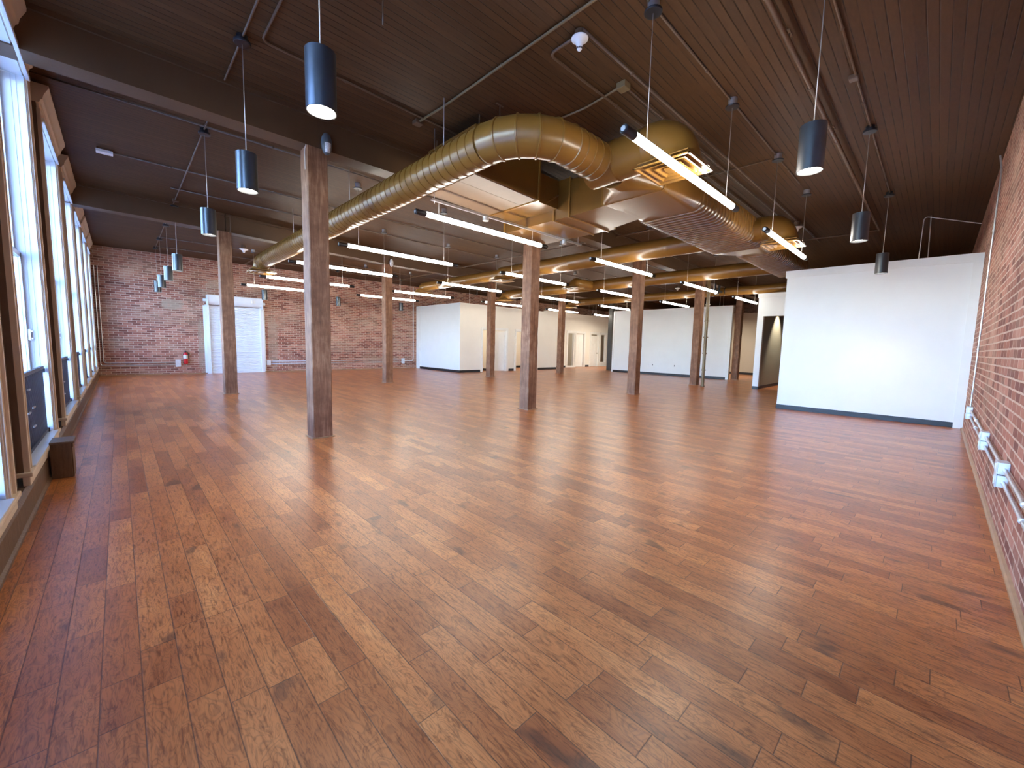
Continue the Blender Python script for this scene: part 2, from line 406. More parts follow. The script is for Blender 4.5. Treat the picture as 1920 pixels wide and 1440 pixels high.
def window(i, a, b, grille):
    w = empty('window_%d' % i, ((XG), (a+b)/2, 0)); w['kind'] = 'structure'
    X = -XG; c = (a+b)/2
    W = (b-a)/2; J = W-CS     # half widths: outer casing, opening
    def bx(mb, x0, x1, y0, y1, z0, z1, bev=0): mb.box(x0-XG, x1-XG, y0, y1, z0, z1, bev)
    # casings, with their brown return on the outside
    for sgn in (-1, 1):
        m = MB()
        bx(m, XW-0.012, XW+0.008, *(sorted((sgn*J, sgn*W))), 0.33, 4.10, 0.004)
        bx(m, XW-0.002, XW+0.018, *(sorted((sgn*(J+0.012), sgn*(J+0.03)))), 0.33, 4.08)
        bx(m, XW-0.002, XW+0.024, *(sorted((sgn*(W-0.03), sgn*W))), 0.33, 4.10, 0.005)
        m.build('casing', M['cream_wood'], w)
        m = MB(); bx(m, -0.70, XW-0.010, *(sorted((sgn*(W-0.03), sgn*(W+0.012)))), 0.30, 4.20)
        bx(m, -0.70, XW-0.045, *(sorted((sgn*(W+0.012), sgn*(W+0.05)))), 0.20, 4.20)
        m.build('casing_return', M['brown_side'], w)
        # jamb with sash tracks
        m = MB(); y1 = sgn*(J+0.012)
        bx(m, -0.80, XW-0.012, *(sorted((sgn*(J-0.004), sgn*(J+0.03)))), 0.30, 4.04)
        for xx in (-0.632, -0.668):
            bx(m, xx, xx+0.006, *(sorted((sgn*(J-0.008), sgn*(J+0.01)))), 0.33, 4.02)
        bx(m, XW-0.020, XW-0.002, *(sorted((sgn*(J-0.014), sgn*J))), 0.33, 4.02)
        m.build('jamb', M['jamb_white'], w)
    # head board, frieze and cornice
    m = MB(); bx(m, -0.80, XW-0.008, -J, J, ZH-0.006, ZH+0.05)
    m.build('head_jamb', M['jamb_white'], w)
    m = MB(); bx(m, XW-0.007, XW+0.010, -W+0.001, W-0.001, 4.025, 4.20)
    m.build('head_casing', M['cream_wood'], w)
    m = MB(); bx(m, XW+0.008, XW+0.040, -J-0.03, J+0.03, 3.995, 4.045, 0.005)
    m.build('head_lip', M['jamb_white'], w)
    m = MB()
    pr = [(-0.70, 4.16), (XW+0.02, 4.16), (XW+0.030, 4.19), (XW+0.050, 4.21), (XW+0.062, 4.26), (XW+0.098, 4.33), (XW+0.105, 4.345), (XW+0.108, 4.375), (-0.70, 4.375)]
    m.rings([[(x-XG, -W-0.03+ (0), z) for x, z in pr], [(x-XG, W+0.03, z) for x, z in pr]], smooth=False)
    m.build('cornice', M['cream_wood'], w)
    # stool and apron
    m = MB(); bx(m, -0.72, XW+0.038, -W-0.035, W+0.035, 0.300, 0.335, 0.008)
    bx(m, XW-0.02, XW+0.020, -W, W, 0.225, 0.300, 0.004)
    m.build('sill_casing', M['cream_wood'], w)
    m = MB(); bx(m, -0.735, XW+0.034, -J+0.004, J-0.004, 0.325, 0.345, 0.003)
    m.build('sill', M['jamb_white'], w)
    # sashes: upper, lower, meeting rail
    m = MB()
    for z0, z1, x in ((0.352, 2.24, XG+0.006), (2.20, 4.008, XG-0.030)):
        for sgn in (-1, 1): bx(m, x-0.018, x+0.018, *(sorted((sgn*J, sgn*(J-0.055)))), z0, z1)
        bx(m, x-0.018, x+0.018, -J, J, z0, z0+0.06); bx(m, x-0.018, x+0.018, -J, J, z1-0.05, z1)
    sash = m.build('sash', M['jamb_white'], w)
    for z0, z1, x in ((0.41, 2.19, XG+0.006), (2.26, 3.97, XG-0.030)):
        m = MB(); bx(m, x-0.003, x+0.003, -J+0.055, J-0.055, z0, z1); m.build('pane', M['glass'], sash)
    m = MB(); bx(m, XG+0.024, XG+0.050, J-0.040, J-0.018, 1.33, 1.45, 0.004); bx(m, XG+0.05, XG+0.062, J-0.036, J-0.022, 1.345, 1.36); bx(m, XG+0.05, XG+0.062, J-0.036, J-0.022, 1.42, 1.435)
    m.build('sash_latch', M['plastic_white'], w)
    if grille:
        g = empty('window_grille', (-0.612, c, 0))
        m = MB(); gy0, gy1 = -J+0.01, J-0.12
        for z in (0.375, 1.045):
            m.box(-0.012, 0.012, gy0, gy1+0.06, z-0.016, z+0.016)
        for z in (0.375, 1.02): m.box(-0.018, 0.018, gy1+0.05, J-0.03, z-0.03, z+0.012)
        m.build('frame', M['iron'], g)
        m = MB(); k = 0; yy = gy0+0.01
        while yy < gy1:
            m.box(-0.006, 0.008, yy, yy+0.016, 0.38, 1.04); yy += 0.044; k += 1
        zz = 0.41
        while zz < 1.03:
            m.box(-0.010, -0.004, gy0, gy1, zz, zz+0.010); zz += 0.040
        m.build('mesh_panel', M['iron'], g)
        for yy, zz in ((-0.35, 0.90), (-0.15, 0.72), (-0.42, 0.70), (-0.2, 0.55)):
            m = MB(); m.box(0.008, 0.020, yy, yy+0.10, zz, zz+0.014, 0.002); m.build('latch', M['steel'], g)
        return w, g
    return w, None

gl = {1: 'dark iron grille at the left photo edge, nearest the camera',
      2: 'dark iron mesh grille in the nearest window whose frame is wholly seen',
      3: 'dark iron mesh grille in the window just beyond the wooden box',
      4: 'narrow looking dark iron grille in the fourth window bay from the camera',
      5: 'dark iron window grille in the third window from the brick back wall',
      6: 'small distant dark iron grille in the window next to last before the brick wall',
      7: 'farthest dark iron window grille, closest to the brick back wall'}
for i, (a, b) in enumerate(WIN):
    w, g = window(i+1, a, b, i >= 1)
    if g: tag(g, gl[i], 'window grille', 'iron grilles in the windows')

# ground outside, far below
o = struct('ground', MB().box(-60, -1.0, -40, 60, -4.2, -4.0), M['street']); tag(o, kind='structure')

# ------------------------------------------------------------------ timber posts and beams
def post(cx, cy, label, w=0.27, dx=0.27, mat='timber'):
    t = empty('timber_post', (cx, cy, 0))
    m = MB()
    n = 22; rings = []
    rnd = random.Random(int(cx*100+cy*10))
    for k in range(n+1):
        z = 0.0+ZB*k/n
        a = w/2*(1+rnd.uniform(-0.018, 0.018)); b_ = dx/2*(1+rnd.uniform(-0.018, 0.018)); ch = 0.012
        ox, oy = rnd.uniform(-0.003, 0.003), rnd.uniform(-0.003, 0.003)
        rings.append([(ox+b_-ch, oy-a, z), (ox+b_, oy-a+ch, z), (ox+b_, oy+a-ch, z), (ox+b_-ch, oy+a, z), (ox-b_+ch, oy+a, z), (ox-b_, oy+a-ch, z), (ox-b_, oy-a+ch, z), (ox-b_+ch, oy-a, z)])
    m.rings(rings, smooth=False); m.build('shaft', M[mat], t)
    m = MB(); h = 0.014; e = 0.022
    m.box(-dx/2-e, dx/2+e, -w/2-e, -w/2+0.004, 0, h); m.box(-dx/2-e, dx/2+e, w/2-0.004, w/2+e, 0, h)
    m.box(-dx/2-e, -dx/2+0.004, -w/2, w/2, 0, h); m.box(dx/2-0.004, dx/2+e, -w/2, w/2, 0, h)
    m.build('base_moulding', M['wood_moulding'], t)
    tag(t, label, 'timber post', 'square timber posts')
    return t
POST = {
 'A': (2.07, 6.20, 'square timber post standing nearest the camera, grey emergency light at its top'),
 'B': (2.00, 12.46, 'square timber post in front of the white rolling shutter'),
 'C': (6.46, 6.20, 'square timber post in the middle of the photo, below the rectangular duct'),
 'D': (11.19, 6.33, 'square timber post left of the long white wall with the two wall outlets'),
 'E': (16.22, 6.55, 'square timber post beside the thin banded ochre pipe'),
 'I': (20.98, 6.60, 'square timber post at the right end of the long white wall, by the passage'),
 'F': (6.68, 13.18, 'square timber post before the plain brick wall, white emergency light on top'),
 'G': (11.56, 13.40, 'square timber post in front of the leftmost office doorways'),
 'H': (16.28, 13.40, 'square timber post in front of the far corner of the cream office wall'),
 'J': (21.12, 13.58, 'farthest dark post, touching the left edge of the long white wall')}
for k, (x, y, l) in POST.items(): post(x, y, l, mat='shaded_post' if k == 'J' else 'timber')
def beam(p, q, label, w=0.28):
    p = Vector((*p, 0)); q = Vector((*q, 0)); d = q-p; L = d.length
    m = MB().box(0, L, -w/2, w/2, ZB, ZC+0.002)
    m.box(0, L, -w/2-0.03, w/2+0.03, ZC-0.05, ZC)      # cleats where the boards meet the beam
    o = m.build('ceiling_beam', M['beam']); o.location = p; o.rotation_euler = (0, 0, math.atan2(d.y, d.x))
    tag(o, label, 'ceiling beam', 'brown timber ceiling beams')
def P(k): return POST[k][:2]
rowA = [(-0.70, 6.20), P('A'), P('C'), P('D'), P('E'), P('I'), (XE, 6.7)]
rowB = [(-0.70, 12.3), P('B'), P('F'), P('G'), P('H'), P('J'), (XE, 13.7)]
la = ['brown painted beam from the window wall to the nearest post', 'brown painted beam from the nearest post to the middle post, above the long tan duct',
      'brown painted beam between the middle post and the post left of the white wall', 'brown painted beam above the first stretch of long white wall',
      'brown painted beam ending over the post by the passage', 'brown painted beam running on beyond the post by the passage']
lb = ['brown painted beam from the window wall to the post before the shutter', 'brown painted beam between the shutter post and the post before plain brick',
      'brown painted beam over the white corner of the office block', 'brown painted beam above the office doorways',
      'brown painted beam reaching the farthest dark post', 'brown painted beam beyond the farthest dark post']
for row, ls in ((rowA, la), (rowB, lb)):
    for p, q, l in zip(row, row[1:], ls): beam(p, q, l)

# ------------------------------------------------------------------ white partitions
def base(name, *boxes):
    m = MB()
    for b_ in boxes: m.box(*b_)
    struct(name, m, M['base_black'])
# near right partition
m = MB().box(11.57, 11.72, YR, 2.65, 0, 3.28)
struct('wall_partition_near', m, M['wall_white'])
m = MB().box(11.545, 11.745, YR, 2.68, 3.13, 3.29); m.box(11.55, 11.57, YR, -0.30, 0, 3.13)
struct('trim_1', m, M['trim_white'])
base('baseboard_near', (11.556, 11.57, -0.30, 2.65, 0, 0.105), (11.57, 11.73, 2.65, 2.664, 0, 0.105))
# second partition with an opening
m = MB().box(16.6, 16.75, 4.43, 4.62, 0, 3.40); m.box(16.6, 16.75, 1.0, 4.43, 2.62, 3.40); m.box(16.6, 16.75, YR, 1.0, 0, 3.40)
struct('wall_partition_second', m, M['wall_white'])
m = MB().box(16.575, 16.775, YR, 4.645, 3.27, 3.42); struct('trim_2', m, M['trim_white'])
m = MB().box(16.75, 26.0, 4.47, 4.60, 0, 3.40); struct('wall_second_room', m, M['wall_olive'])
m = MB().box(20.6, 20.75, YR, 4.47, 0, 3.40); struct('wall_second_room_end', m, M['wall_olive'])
base('baseboard_second', (16.586, 16.6, 4.43, 4.62, 0, 0.105), (16.6, 26.0, 4.60, 4.614, 0, 0.105), (16.75, 20.6, 4.456, 4.47, 0, 0.11), (16.6, 16.75, 4.416, 4.43, 0, 0.105))
# passage wall behind
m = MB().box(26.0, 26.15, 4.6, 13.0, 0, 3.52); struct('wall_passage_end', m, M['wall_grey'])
base('baseboard_passage', (25.986, 26.0, 4.6, 13.0, 0, 0.13))
# long white wall
m = MB().box(20.5, 20.65, 6.76, 13.02, 0, 3.44); m.box(20.65, 26.0, 13.02-0.15, 13.02, 0, 3.44)
struct('wall_long_white', m, M['wall_white'])
m = MB().box(20.485, 20.665, 6.74, 6.86, 0, 3.44); m.box(20.485, 20.66, 12.94, 13.04, 0, 3.44); struct('trim_3', m, M['trim_white'])
base('baseboard_long', (20.486, 20.5, 6.86, 12.94, 0, 0.115))
# office block: left face, and front with doorways
YO = 15.98; XO = 11.83
def wall_with_openings(mb, x0, x1, y0, y1, h, ops):
    cur = x0
    for a, b, z0, z1 in ops:
        mb.box(cur, a, y0, y1, 0, h)
        if z0 > 0: mb.box(a, b, y0, y1, 0, z0)
        mb.box(a, b, y0, y1, z1, h); cur = b
    mb.box(cur, x1, y0, y1, 0, h)
m = MB().box(XO, XO+0.13, YO+0.13, YB, 0, 3.36); m.box(XO, XO+0.006, YO, YO+0.13, 0, 3.36); struct('wall_office_left', m, M['wall_white'])
m = MB(); ops = [(13.26, 13.90, 0, 2.14), (14.02, 14.88, 0, 2.14), (15.62, 17.22, 0, 2.14)]
wall_with_openings(m, XO+0.006, 19.05, YO, YO+0.13, 3.36, ops)
m.box(18.92, 19.05, YO+0.13, 17.0, 0, 3.36)
struct('wall_office_front', m, M['wall_cream'])
m = MB(); ops2 = [(21.38, 22.02, 0.09, 2.28), (22.26, 23.18, 0, 2.28), (23.96, 24.86, 0, 2.28), (25.18, 25.78, 0.30, 2.28)]
wall_with_openings(m, 19.05, 30, 17.0, 17.13, 3.55, ops2)
struct('wall_office_rear', m, M['wall_cream'])
m = MB().box(XO+0.13, 18.92, 18.2, 18.3, 0, 3.3); m.box(15.1, 15.2, YO+0.13, 18.2, 0, 3.3); struct('wall_office_inner', m, M['wall_cream'])
m = MB().box(19.05, 30, 19.2, 19.3, 0, 3.3); m.box(23.5, 23.6, 17.13, 19.2, 0, 3.3); struct('wall_rear_office_inner', m, M['wall_grey'])
base('baseboard_office', (XO-0.014, XO, YO-0.014, YB-0.35, 0, 0.12), (XO-0.014, 13.10, YO-0.014, YO, 0, 0.12), (15.08, 15.46, YO-0.014, YO, 0, 0.12),
     (17.40, 19.05, YO-0.014, YO, 0, 0.12), (15.2, 18.92, 18.186, 18.2, 0, 0.12), (XO+0.13, 15.1, 18.186, 18.2, 0, 0.12), (13.98-0.05, 14.0, YO+0.14, YO+0.9, 0, 0.12),
     (19.07, 21.18, 16.986, 17.0, 0, 0.12), (23.38, 23.78, 16.986, 17.0, 0, 0.12), (19.2, 30, 19.186, 19.2, 0, 0.12))
m = MB()
def casing(mb, a, b, y, z1, w=0.12, z0=0.0):
    mb.box(a-w, a, y-0.02, y, z0, z1+w); mb.box(b, b+w, y-0.02, y, z0, z1+w); mb.box(a-w, b+w, y-0.022, y, z1, z1+w)
    mb.box(a-0.005, a+0.02, y, y+0.13, z0, z1); mb.box(b-0.02, b+0.005, y, y+0.13, z0, z1); mb.box(a, b, y, y+0.13, z1-0.02, z1+0.005)
    if z0 > 0 or w < 0.1: pass
for a, b, z0, z1 in ops: casing(m, a, b, YO, z1, 0.115 if a != 13.26 else 0.11)
struct('trim_4', m, M['trim_white'])
m = MB()
for a, b, z0, z1 in ops2:
    casing(m, a, b, 17.0, z1, 0.14)
    if z0 > 0: m.box(a-0.14, b+0.14, 16.978, 17.0, 0, z0); m.box(a, b, 17.0, 17.1, z0-0.02, z0+0.01)
struct('trim_5', m, M['trim_white'])
m = MB().box(XO-0.02, XO, YB-0.36, YB, 0, 3.36); struct('trim_6', m, M['trim_white'])
for n_, (a, b, z0, z1) in ((9, ops2[0]), (10, ops2[3])):
    w = struct('window_%d' % n_, MB().box(a+0.02, b-0.02, 17.05, 17.056, z0, z1-0.02), M['glass'])

def door(n_, hinge, width, h, ang, flip=False, knob=True):
    t = empty('door_%d' % n_, hinge, ang); t['kind'] = 'structure'
    s = -1 if flip else 1
    m = MB(); m.box(0, s*width, -0.02, 0.02, 0.008, h, 0.003)
    st = 0.105; mid = width/2
    for x0, x1 in ((st, mid-0.045), (mid+0.045, width-st)):
        for z0, z1 in ((0.24, 0.84), (0.98, 1.60), (1.70, h-0.13)):
            for y in (-1, 1):
                m.box(s*x0, s*x1, y*0.02, y*0.023, z0, z1)
                m.box(s*(x0+0.02), s*(x1-0.02), y*0.0, y*0.032, z0+0.03, z1-0.03, 0.006)
    m.build('leaf', M['trim_white'], t)
    m = MB(); kx = s*(width-0.07)
    for y in (-1, 1):
        m.tube([(kx, y*0.02, 0.95), (kx, y*0.05, 0.95), (kx, y*0.055, 0.95), (kx, y*0.085, 0.95), (kx, y*0.092, 0.95)], [0.012, 0.012, 0.027, 0.027, 0.012], 12)
        m.tube([(kx, y*0.02, 0.95), (kx, y*0.026, 0.95)], 0.032, 14)
    m.build('door_handle', M['brass'], t)
    for z in (0.25, h-0.25):
        mm = MB().box(-0.008, 0.008, -0.03, -0.018, z-0.045, z+0.045); mm.build('hinge', M['steel'], t)
    return t
door(1, (14.855, YO+0.12, 0), 0.82, 2.10, math.radians(-22), flip=True)
door(2, (23.155, 17.11, 0), 0.88, 2.24, math.radians(-14), flip=True)
door(3, (23.985, 17.06, 0), 0.85, 2.18, 0)
door(4, (13.285, YO+0.12, 0), 0.60, 2.10, math.radians(80))

# ------------------------------------------------------------------ rolling shutter in the brick wall
t = empty('rolling_shutter', (3.46, YB, 0))
m = MB(); hw = 0.88
z = 0.05; rings = []
while z < 2.66:
    for q, dy in ((0, -0.030), (0.012, -0.044), (0.030, -0.048), (0.042, -0.044), (0.050, -0.030), (0.0535, -0.026)):
        rings.append([(-hw, dy, z+q), (hw, dy, z+q)])
    z += 0.056
n0 = len(m.v)
for r in rings: m.v += r
for i in range(len(rings)-1): m.face([n0+2*i, n0+2*i+1, n0+2*i+3, n0+2*i+2], False)
m.box(-hw, hw, -0.055, -0.02, 0.0, 0.055)
m.build('curtain', M['shutter'], t)
for sgn in (-1, 1):
    m = MB(); m.box(*sorted((sgn*hw, sgn*(hw+0.11))), -0.10, 0, 0, 2.68); m.box(*sorted((sgn*(hw-0.02), sgn*(hw+0.02))), -0.115, -0.02, 0, 2.68, 0.004)
    m.box(*sorted((sgn*(hw+0.11), sgn*(hw+0.17))), -0.02, 0, 0, 2.66)
    m.build('guide_rail', M['shutter'], t)
m = MB(); m.tube([(-hw-0.02, -0.17, 2.86), (hw+0.02, -0.17, 2.86)], 0.17, 28); m.box(-hw-0.04, hw+0.04, -0.34, -0.0, 2.90, 3.03)
m.box(-hw-0.06, hw+0.06, -0.36, 0, 3.03, 3.06); m.build('barrel_hood', M['shutter'], t)
for sgn in (-1, 1):
    m = MB(); m.box(*sorted((sgn*(hw+0.03), sgn*(hw+0.06))), -0.36, 0, 2.62, 3.06, 0.01); m.tube([(sgn*(hw+0.05), -0.15, 2.86), (sgn*(hw+0.17), -0.15, 2.86)], 0.055, 14)
    m.build('end_bracket', M['shutter'], t)
for x in (-0.42, 0.52):
    m = MB(); m.box(x, x+0.03, -0.36, -0.335, 2.84, 2.96); m.box(x+0.07, x+0.11, -0.36, -0.335, 2.84, 2.96); m.box(x+0.11, x+0.15, -0.36, -0.335, 2.85, 2.87); m.box(x+0.11, x+0.15, -0.36, -0.335, 2.93, 2.95)
    m.build('hood_clip', M['plastic_white'], t)
tag(t, 'white corrugated rolling shutter closed over a doorway in the brick back wall', 'rolling shutter')

# fire extinguisher
t = empty('fire_extinguisher', (1.80, YB-0.085, 0.40))
m = MB().lathe([(0.0, 0), (0.055, 0), (0.068, 0.012), (0.070, 0.03), (0.070, 0.36), (0.062, 0.395), (0.035, 0.425), (0.022, 0.435), (0.0, 0.436)], n=22)
m.build('cylinder', M['red'], t)
m = MB(); m.lathe([(0.0715, 0.20), (0.0715, 0.33)], n=22, cap=False); m.build('paper_label', M['label'], t)
m = MB(); m.lathe([(0.0, 0.43), (0.022, 0.43), (0.022, 0.475), (0.0, 0.476)], n=12); m.box(-0.012, 0.012, -0.11, 0.03, 0.475, 0.487); m.box(-0.012, 0.012, -0.10, 0.02, 0.50, 0.512); m.box(-0.010, 0.010, 0.0, 0.02, 0.475, 0.512)
m.build('valve_handle', M['black'], t)
m = MB().tube([(0.0, -0.03, 0.455), (0.05, -0.045, 0.455), (0.085, -0.03, 0.40), (0.088, -0.02, 0.30), (0.082, -0.02, 0.20)], 0.010, 8); m.build('hose', M['black'], t)
m = MB().box(-0.02, 0.02, 0.055, 0.085, 0.1, 0.48); m.build('wall_bracket', M['black'], t)
tag(t, 'red fire extinguisher with pale label hung low on the brick wall', 'fire extinguisher')

# ------------------------------------------------------------------ ducts
def ringed(pts, r, step=0.14, rib=0.009, n=28, m=None):
    """round duct along a polyline with raised seams"""
    m = m or MB(); P2 = []; R2 = []
    for a, b in zip(pts, pts[1:]):
        a = Vector(a); b = Vector(b); L = (b-a).length; k = max(1, int(L/step))
        for i in range(k):
            for f, rr in ((0.0, r), (0.90, r), (0.92, r+rib), (0.97, r+rib), (0.99, r)):
                P2.append(a.lerp(b, (i+f)/k)); R2.append(rr)
    P2.append(Vector(pts[-1])); R2.append(r)
    m.tube(P2, R2, n, cap=True); return m
def gored(c, rad, a0, a1, r, z, gores=5, n=28):
    """mitred elbow in the horizontal plane: gores with raised seams"""
    m = MB(); P2 = []; R2 = []
    pts = [(c[0]+rad*math.cos(a0+(a1-a0)*(i)/gores), c[1]+rad*math.sin(a0+(a1-a0)*(i)/gores), z) for i in range(gores+1)]
    rings = []
    for i, p in enumerate(pts):
        a = a0+(a1-a0)*i/gores
        u = Vector((math.cos(a), math.sin(a), 0)); w = Vector((0, 0, 1)); t_ = Vector((-math.sin(a), math.cos(a), 0))
        for off, rr in ((-0.012, r), (-0.008, r+0.011), (0.008, r+0.011), (0.012, r)):
            if (i == 0 and off < 0 and a1 > a0) or (i == gores and off > 0 and a1 > a0): continue
            q = Vector(p)+t_*off*(1 if a1 > a0 else -1)
            rings.append([q+(u*math.cos(2*PI*k/n)+w*math.sin(2*PI*k/n))*rr for k in range(n)])
    m.rings(rings, True, True); return m
def drop(x, y, z, r, dirv, zend, n=26, neck=None):
    """elbow that turns a horizontal duct (travelling along dirv) down into a collar"""
    m = MB(); d = Vector(dirv).normalized(); rad = r+0.02
    P2 = []; c = Vector((x, y, z))-d*0.0
    start = Vector((x, y, z))-d*rad
    for i in range(9):
        t_ = (PI/2)*i/8
        P2.append(start+d*rad*math.sin(t_)+Vector((0, 0, -rad*(1-math.cos(t_)))))
    P2 = [start-d*0.06]+P2
    R2 = [r]*len(P2)
    zz = P2[-1].z
    if zz > zend: P2.append(Vector((x, y, zend))); R2.append(neck or r)
    m.tube(P2, R2, n); return m
def diffuser(parent, x, y, z, s=0.61):
    """square stepped cone ceiling diffuser"""
    h = s/2
    m = MB()
    def frame(a, b, z0, z1):
        o_ = len(m.v)
        for q, zz in ((a, z0), (b, z1)): m.v.extend([(x-q, y-q, zz), (x+q, y-q, zz), (x+q, y+q, zz), (x-q, y+q, zz)])
        for k in range(4): m.face([o_+k, o_+(k+1) % 4, o_+4+(k+1) % 4, o_+4+k])
    m.box(x-h, x+h, y-h, y-h+0.02, z, z+0.012); m.box(x-h, x+h, y+h-0.02, y+h, z, z+0.012)
    m.box(x-h, x-h+0.02, y-h, y+h, z, z+0.012); m.box(x+h-0.02, x+h, y-h, y+h, z, z+0.012)
    for a, b, z0, z1 in ((h-0.02, h-0.05, z, z+0.035), (h-0.05, h-0.09, z+0.035, z+0.035)): frame(a, b, z0, z1)
    frame(h-0.09, h-0.16, z+0.004, z+0.05); frame(h-0.075, h-0.09, z+0.004, z+0.004)
    frame(h-0.17, h-0.24, z+0.004, z+0.05); frame(h-0.155, h-0.17, z+0.004, z+0.004)
    f = m.build('diffuser', M['duct_seam'], parent)
    m = MB(); m.box(x-h+0.03, x+h-0.03, y-h+0.03, y+h-0.03, z+0.05, z+0.062); m.lathe([(0.27, 0.062), (0.24, 0.10), (0.235, 0.14)], (x, y, z), 24)
    m.build('diffuser_plenum', M['duct'], f)
    m = MB(); m.box(x-0.07, x+0.07, y-0.07, y+0.07, z+0.002, z+0.02); m.build('diffuser_core', M['duct_seam'], f)
    return f

# long round duct with the near elbow
t = empty('round_duct', (0, 0, 0))
XL, ZL, rL = 3.05, 3.60, 0.205
YJ = 3.02
ringed([(XL, 3.66, ZL), (XL, 13.40, ZL)], rL, 0.145, 0.007).build('straight_run', M['duct'], t)
gored((XL+0.62, YJ+0.62), 0.62, PI, 1.5*PI, rL, ZL, 5).build('elbow', M['duct'], t)
ringed([(3.66, YJ, ZL), (4.21, YJ, ZL)], rL+0.004, 0.12, 0.010).build('short_run', M['duct'], t)
drop(XL, 13.66, ZL, rL, (0, 1, 0), 3.38).build('drop_elbow', M['duct'], t)
diffuser(t, XL, 13.70, 3.30, 0.66)
for y in (4.5, 7.4, 10.6):
    m = MB(); m.tube([(XL, y, ZL+rL), (XL, y, ZC)], 0.006, 6); m.build('hanger', M['cable'], t)
tag(t, 'long tan round spiral duct with a bend at its near end and far square diffuser', 'duct')

def oval(x, y0, y1, z0, z1, rc=0.15):
    """flat-oval section in the plane x"""
    r = min((z1-z0)/2-0.001, rc); pts = []
    for cy, cz, a0 in ((y1-r, z0+r, -PI/2), (y1-r, z1-r, 0), (y0+r, z1-r, PI/2), (y0+r, z0+r, PI)):
        for i in range(7):
            a = a0+PI/2*i/6; pts.append((x, cy+r*math.cos(a), cz+r*math.sin(a)))
    return pts
t = empty('trunk_duct', (0, 0, 0))
m = MB(); secs = [(4.60, 2.80, 3.24, 3.40, 3.84, 0.3), (4.78, 2.80, 3.25, 3.40, 3.84, 0.3), (5.12, 2.66, 3.52, 3.44, 3.92, 0.08), (5.17, 2.64, 3.56, 3.44, 3.93, 0.05)]
m.rings([oval(*q) for q in secs]); m.build('start_cone', M['duct'], t)
m = MB(); m.rings([oval(5.17, 2.62, 3.59, 3.435, 3.94, 0.05), oval(5.19, 2.62, 3.59, 3.435, 3.94, 0.05)]); m.build('seam', M['duct_seam'], t)
m = MB(); m.rings([oval(5.19, 2.64, 3.57, 3.445, 3.93, 0.05), oval(5.6, 2.62, 3.60, 3.45, 3.94, 0.10), oval(6.22, 2.59, 3.64, 3.45, 3.95, 0.16)]); m.build('start_transition', M['duct'], t)
def ribbed_oval(x0, x1, a, b, c, d, step, rib):
    m = MB(); R_ = []; x = x0; k = int((x1-x0)/step)
    for i in range(k):
        xa = x0+(x1-x0)*i/k; s = (x1-x0)/k
        for f, e in ((0, 0), (0.70, 0), (0.74, rib), (0.94, rib), (0.98, 0)): R_.append(oval(xa+s*f, a-e, b+e, c-e, d+e))
    R_.append(oval(x1, a, b, c, d)); return m.rings(R_)
ribbed_oval(6.22, 9.35, 2.59, 3.64, 3.45, 3.95, 0.125, 0.015).build('ribbed_run', M['duct'], t)
m = MB(); m.rings([oval(9.35, 2.59, 3.64, 3.45, 3.95), oval(9.45, 2.59, 3.64, 3.45, 3.95), oval(10.0, 2.66, 3.40, 3.48, 3.90), oval(10.15, 2.66, 3.40, 3.48, 3.90)]); m.build('reducing_transition', M['duct'], t)
ribbed_oval(10.15, 13.6, 2.66, 3.40, 3.48, 3.90, 0.125, 0.013).build('ribbed_run', M['duct'], t)
m = MB(); m.rings([oval(13.6, 2.66, 3.40, 3.48, 3.90), oval(13.9, 2.72, 3.30, 3.50, 3.86), oval(18.1, 2.72, 3.30, 3.50, 3.86)]); m.build('end_run', M['duct'], t)
# near stub that turns down to the nearest diffuser
ringed([(4.45, 3.25, 3.64), (4.45, 2.40, 3.64)], 0.235, 0.30, 0.005).build('stub_duct', M['duct'], t)
drop(4.43, 2.13, 3.64, 0.24, (0, -1, 0), 3.40, neck=0.25).build('stub_elbow', M['duct'], t)
diffuser(t, 4.385, 2.14, 3.30)
ringed([(8.87, 2.75, 3.68), (8.87, 2.45, 3.68)], 0.22, 0.3, 0.005).build('stub_duct', M['duct'], t)
drop(8.87, 2.15, 3.68, 0.22, (0, -1, 0), 3.40, neck=0.22).build('stub_elbow', M['duct'], t)
diffuser(t, 8.88, 2.15, 3.32)
tag(t, 'large tan flat-oval ribbed trunk duct running to the right with two square diffusers', 'duct')

# rectangular duct between the trunk and the air handler
t = empty('rectangular_duct', (0, 0, 0))
m = MB(); m.box(5.28, 6.38, 4.26, 5.80, 3.46, 4.06); m.build('rear_section', M['duct'], t)
m = MB(); m.box(5.28, 6.38, 4.10, 4.26, 3.46, 4.02); 
o_ = len(m.v)
m.v += [(5.28, 4.10, 3.46), (6.30, 4.10, 3.46), (6.30, 4.10, 4.0), (5.28, 4.10, 4.0), (5.20, 3.42, 3.449), (6.08, 3.42, 3.449), (6.08, 3.42, 3.90), (5.20, 3.42, 3.90)]
for q in ((0, 1, 5, 4), (1, 2, 6, 5), (2, 3, 7, 6), (3, 0, 4, 7)): m.face([o_+i for i in q])
m.build('front_section', M['duct'], t)
for y in (4.26, 4.58, 5.78):
    m = MB(); e = 0.022
    m.box(5.28-e, 6.38+e, y-0.014, y+0.014, 3.46-e, 3.46); m.box(5.28-e, 5.28, y-0.014, y+0.014, 3.46, 4.06); m.box(6.38, 6.38+e, y-0.014, y+0.014, 3.46, 4.06)
    m.build('flange', M['duct_seam'], t)
m = MB(); m.box(4.72, 5.28, 4.50, 5.56, 3.62, 4.06); m.build('outlet_box', M['duct'], t)
m = MB(); m.tube([(5.28, 4.50, 3.84), (5.0, 4.50, 3.66)], 0.012, 6); m.build('seam', M['duct_seam'], t)
tag(t, 'tan rectangular duct with raised flanges joining the trunk duct to the air handler box', 'duct')
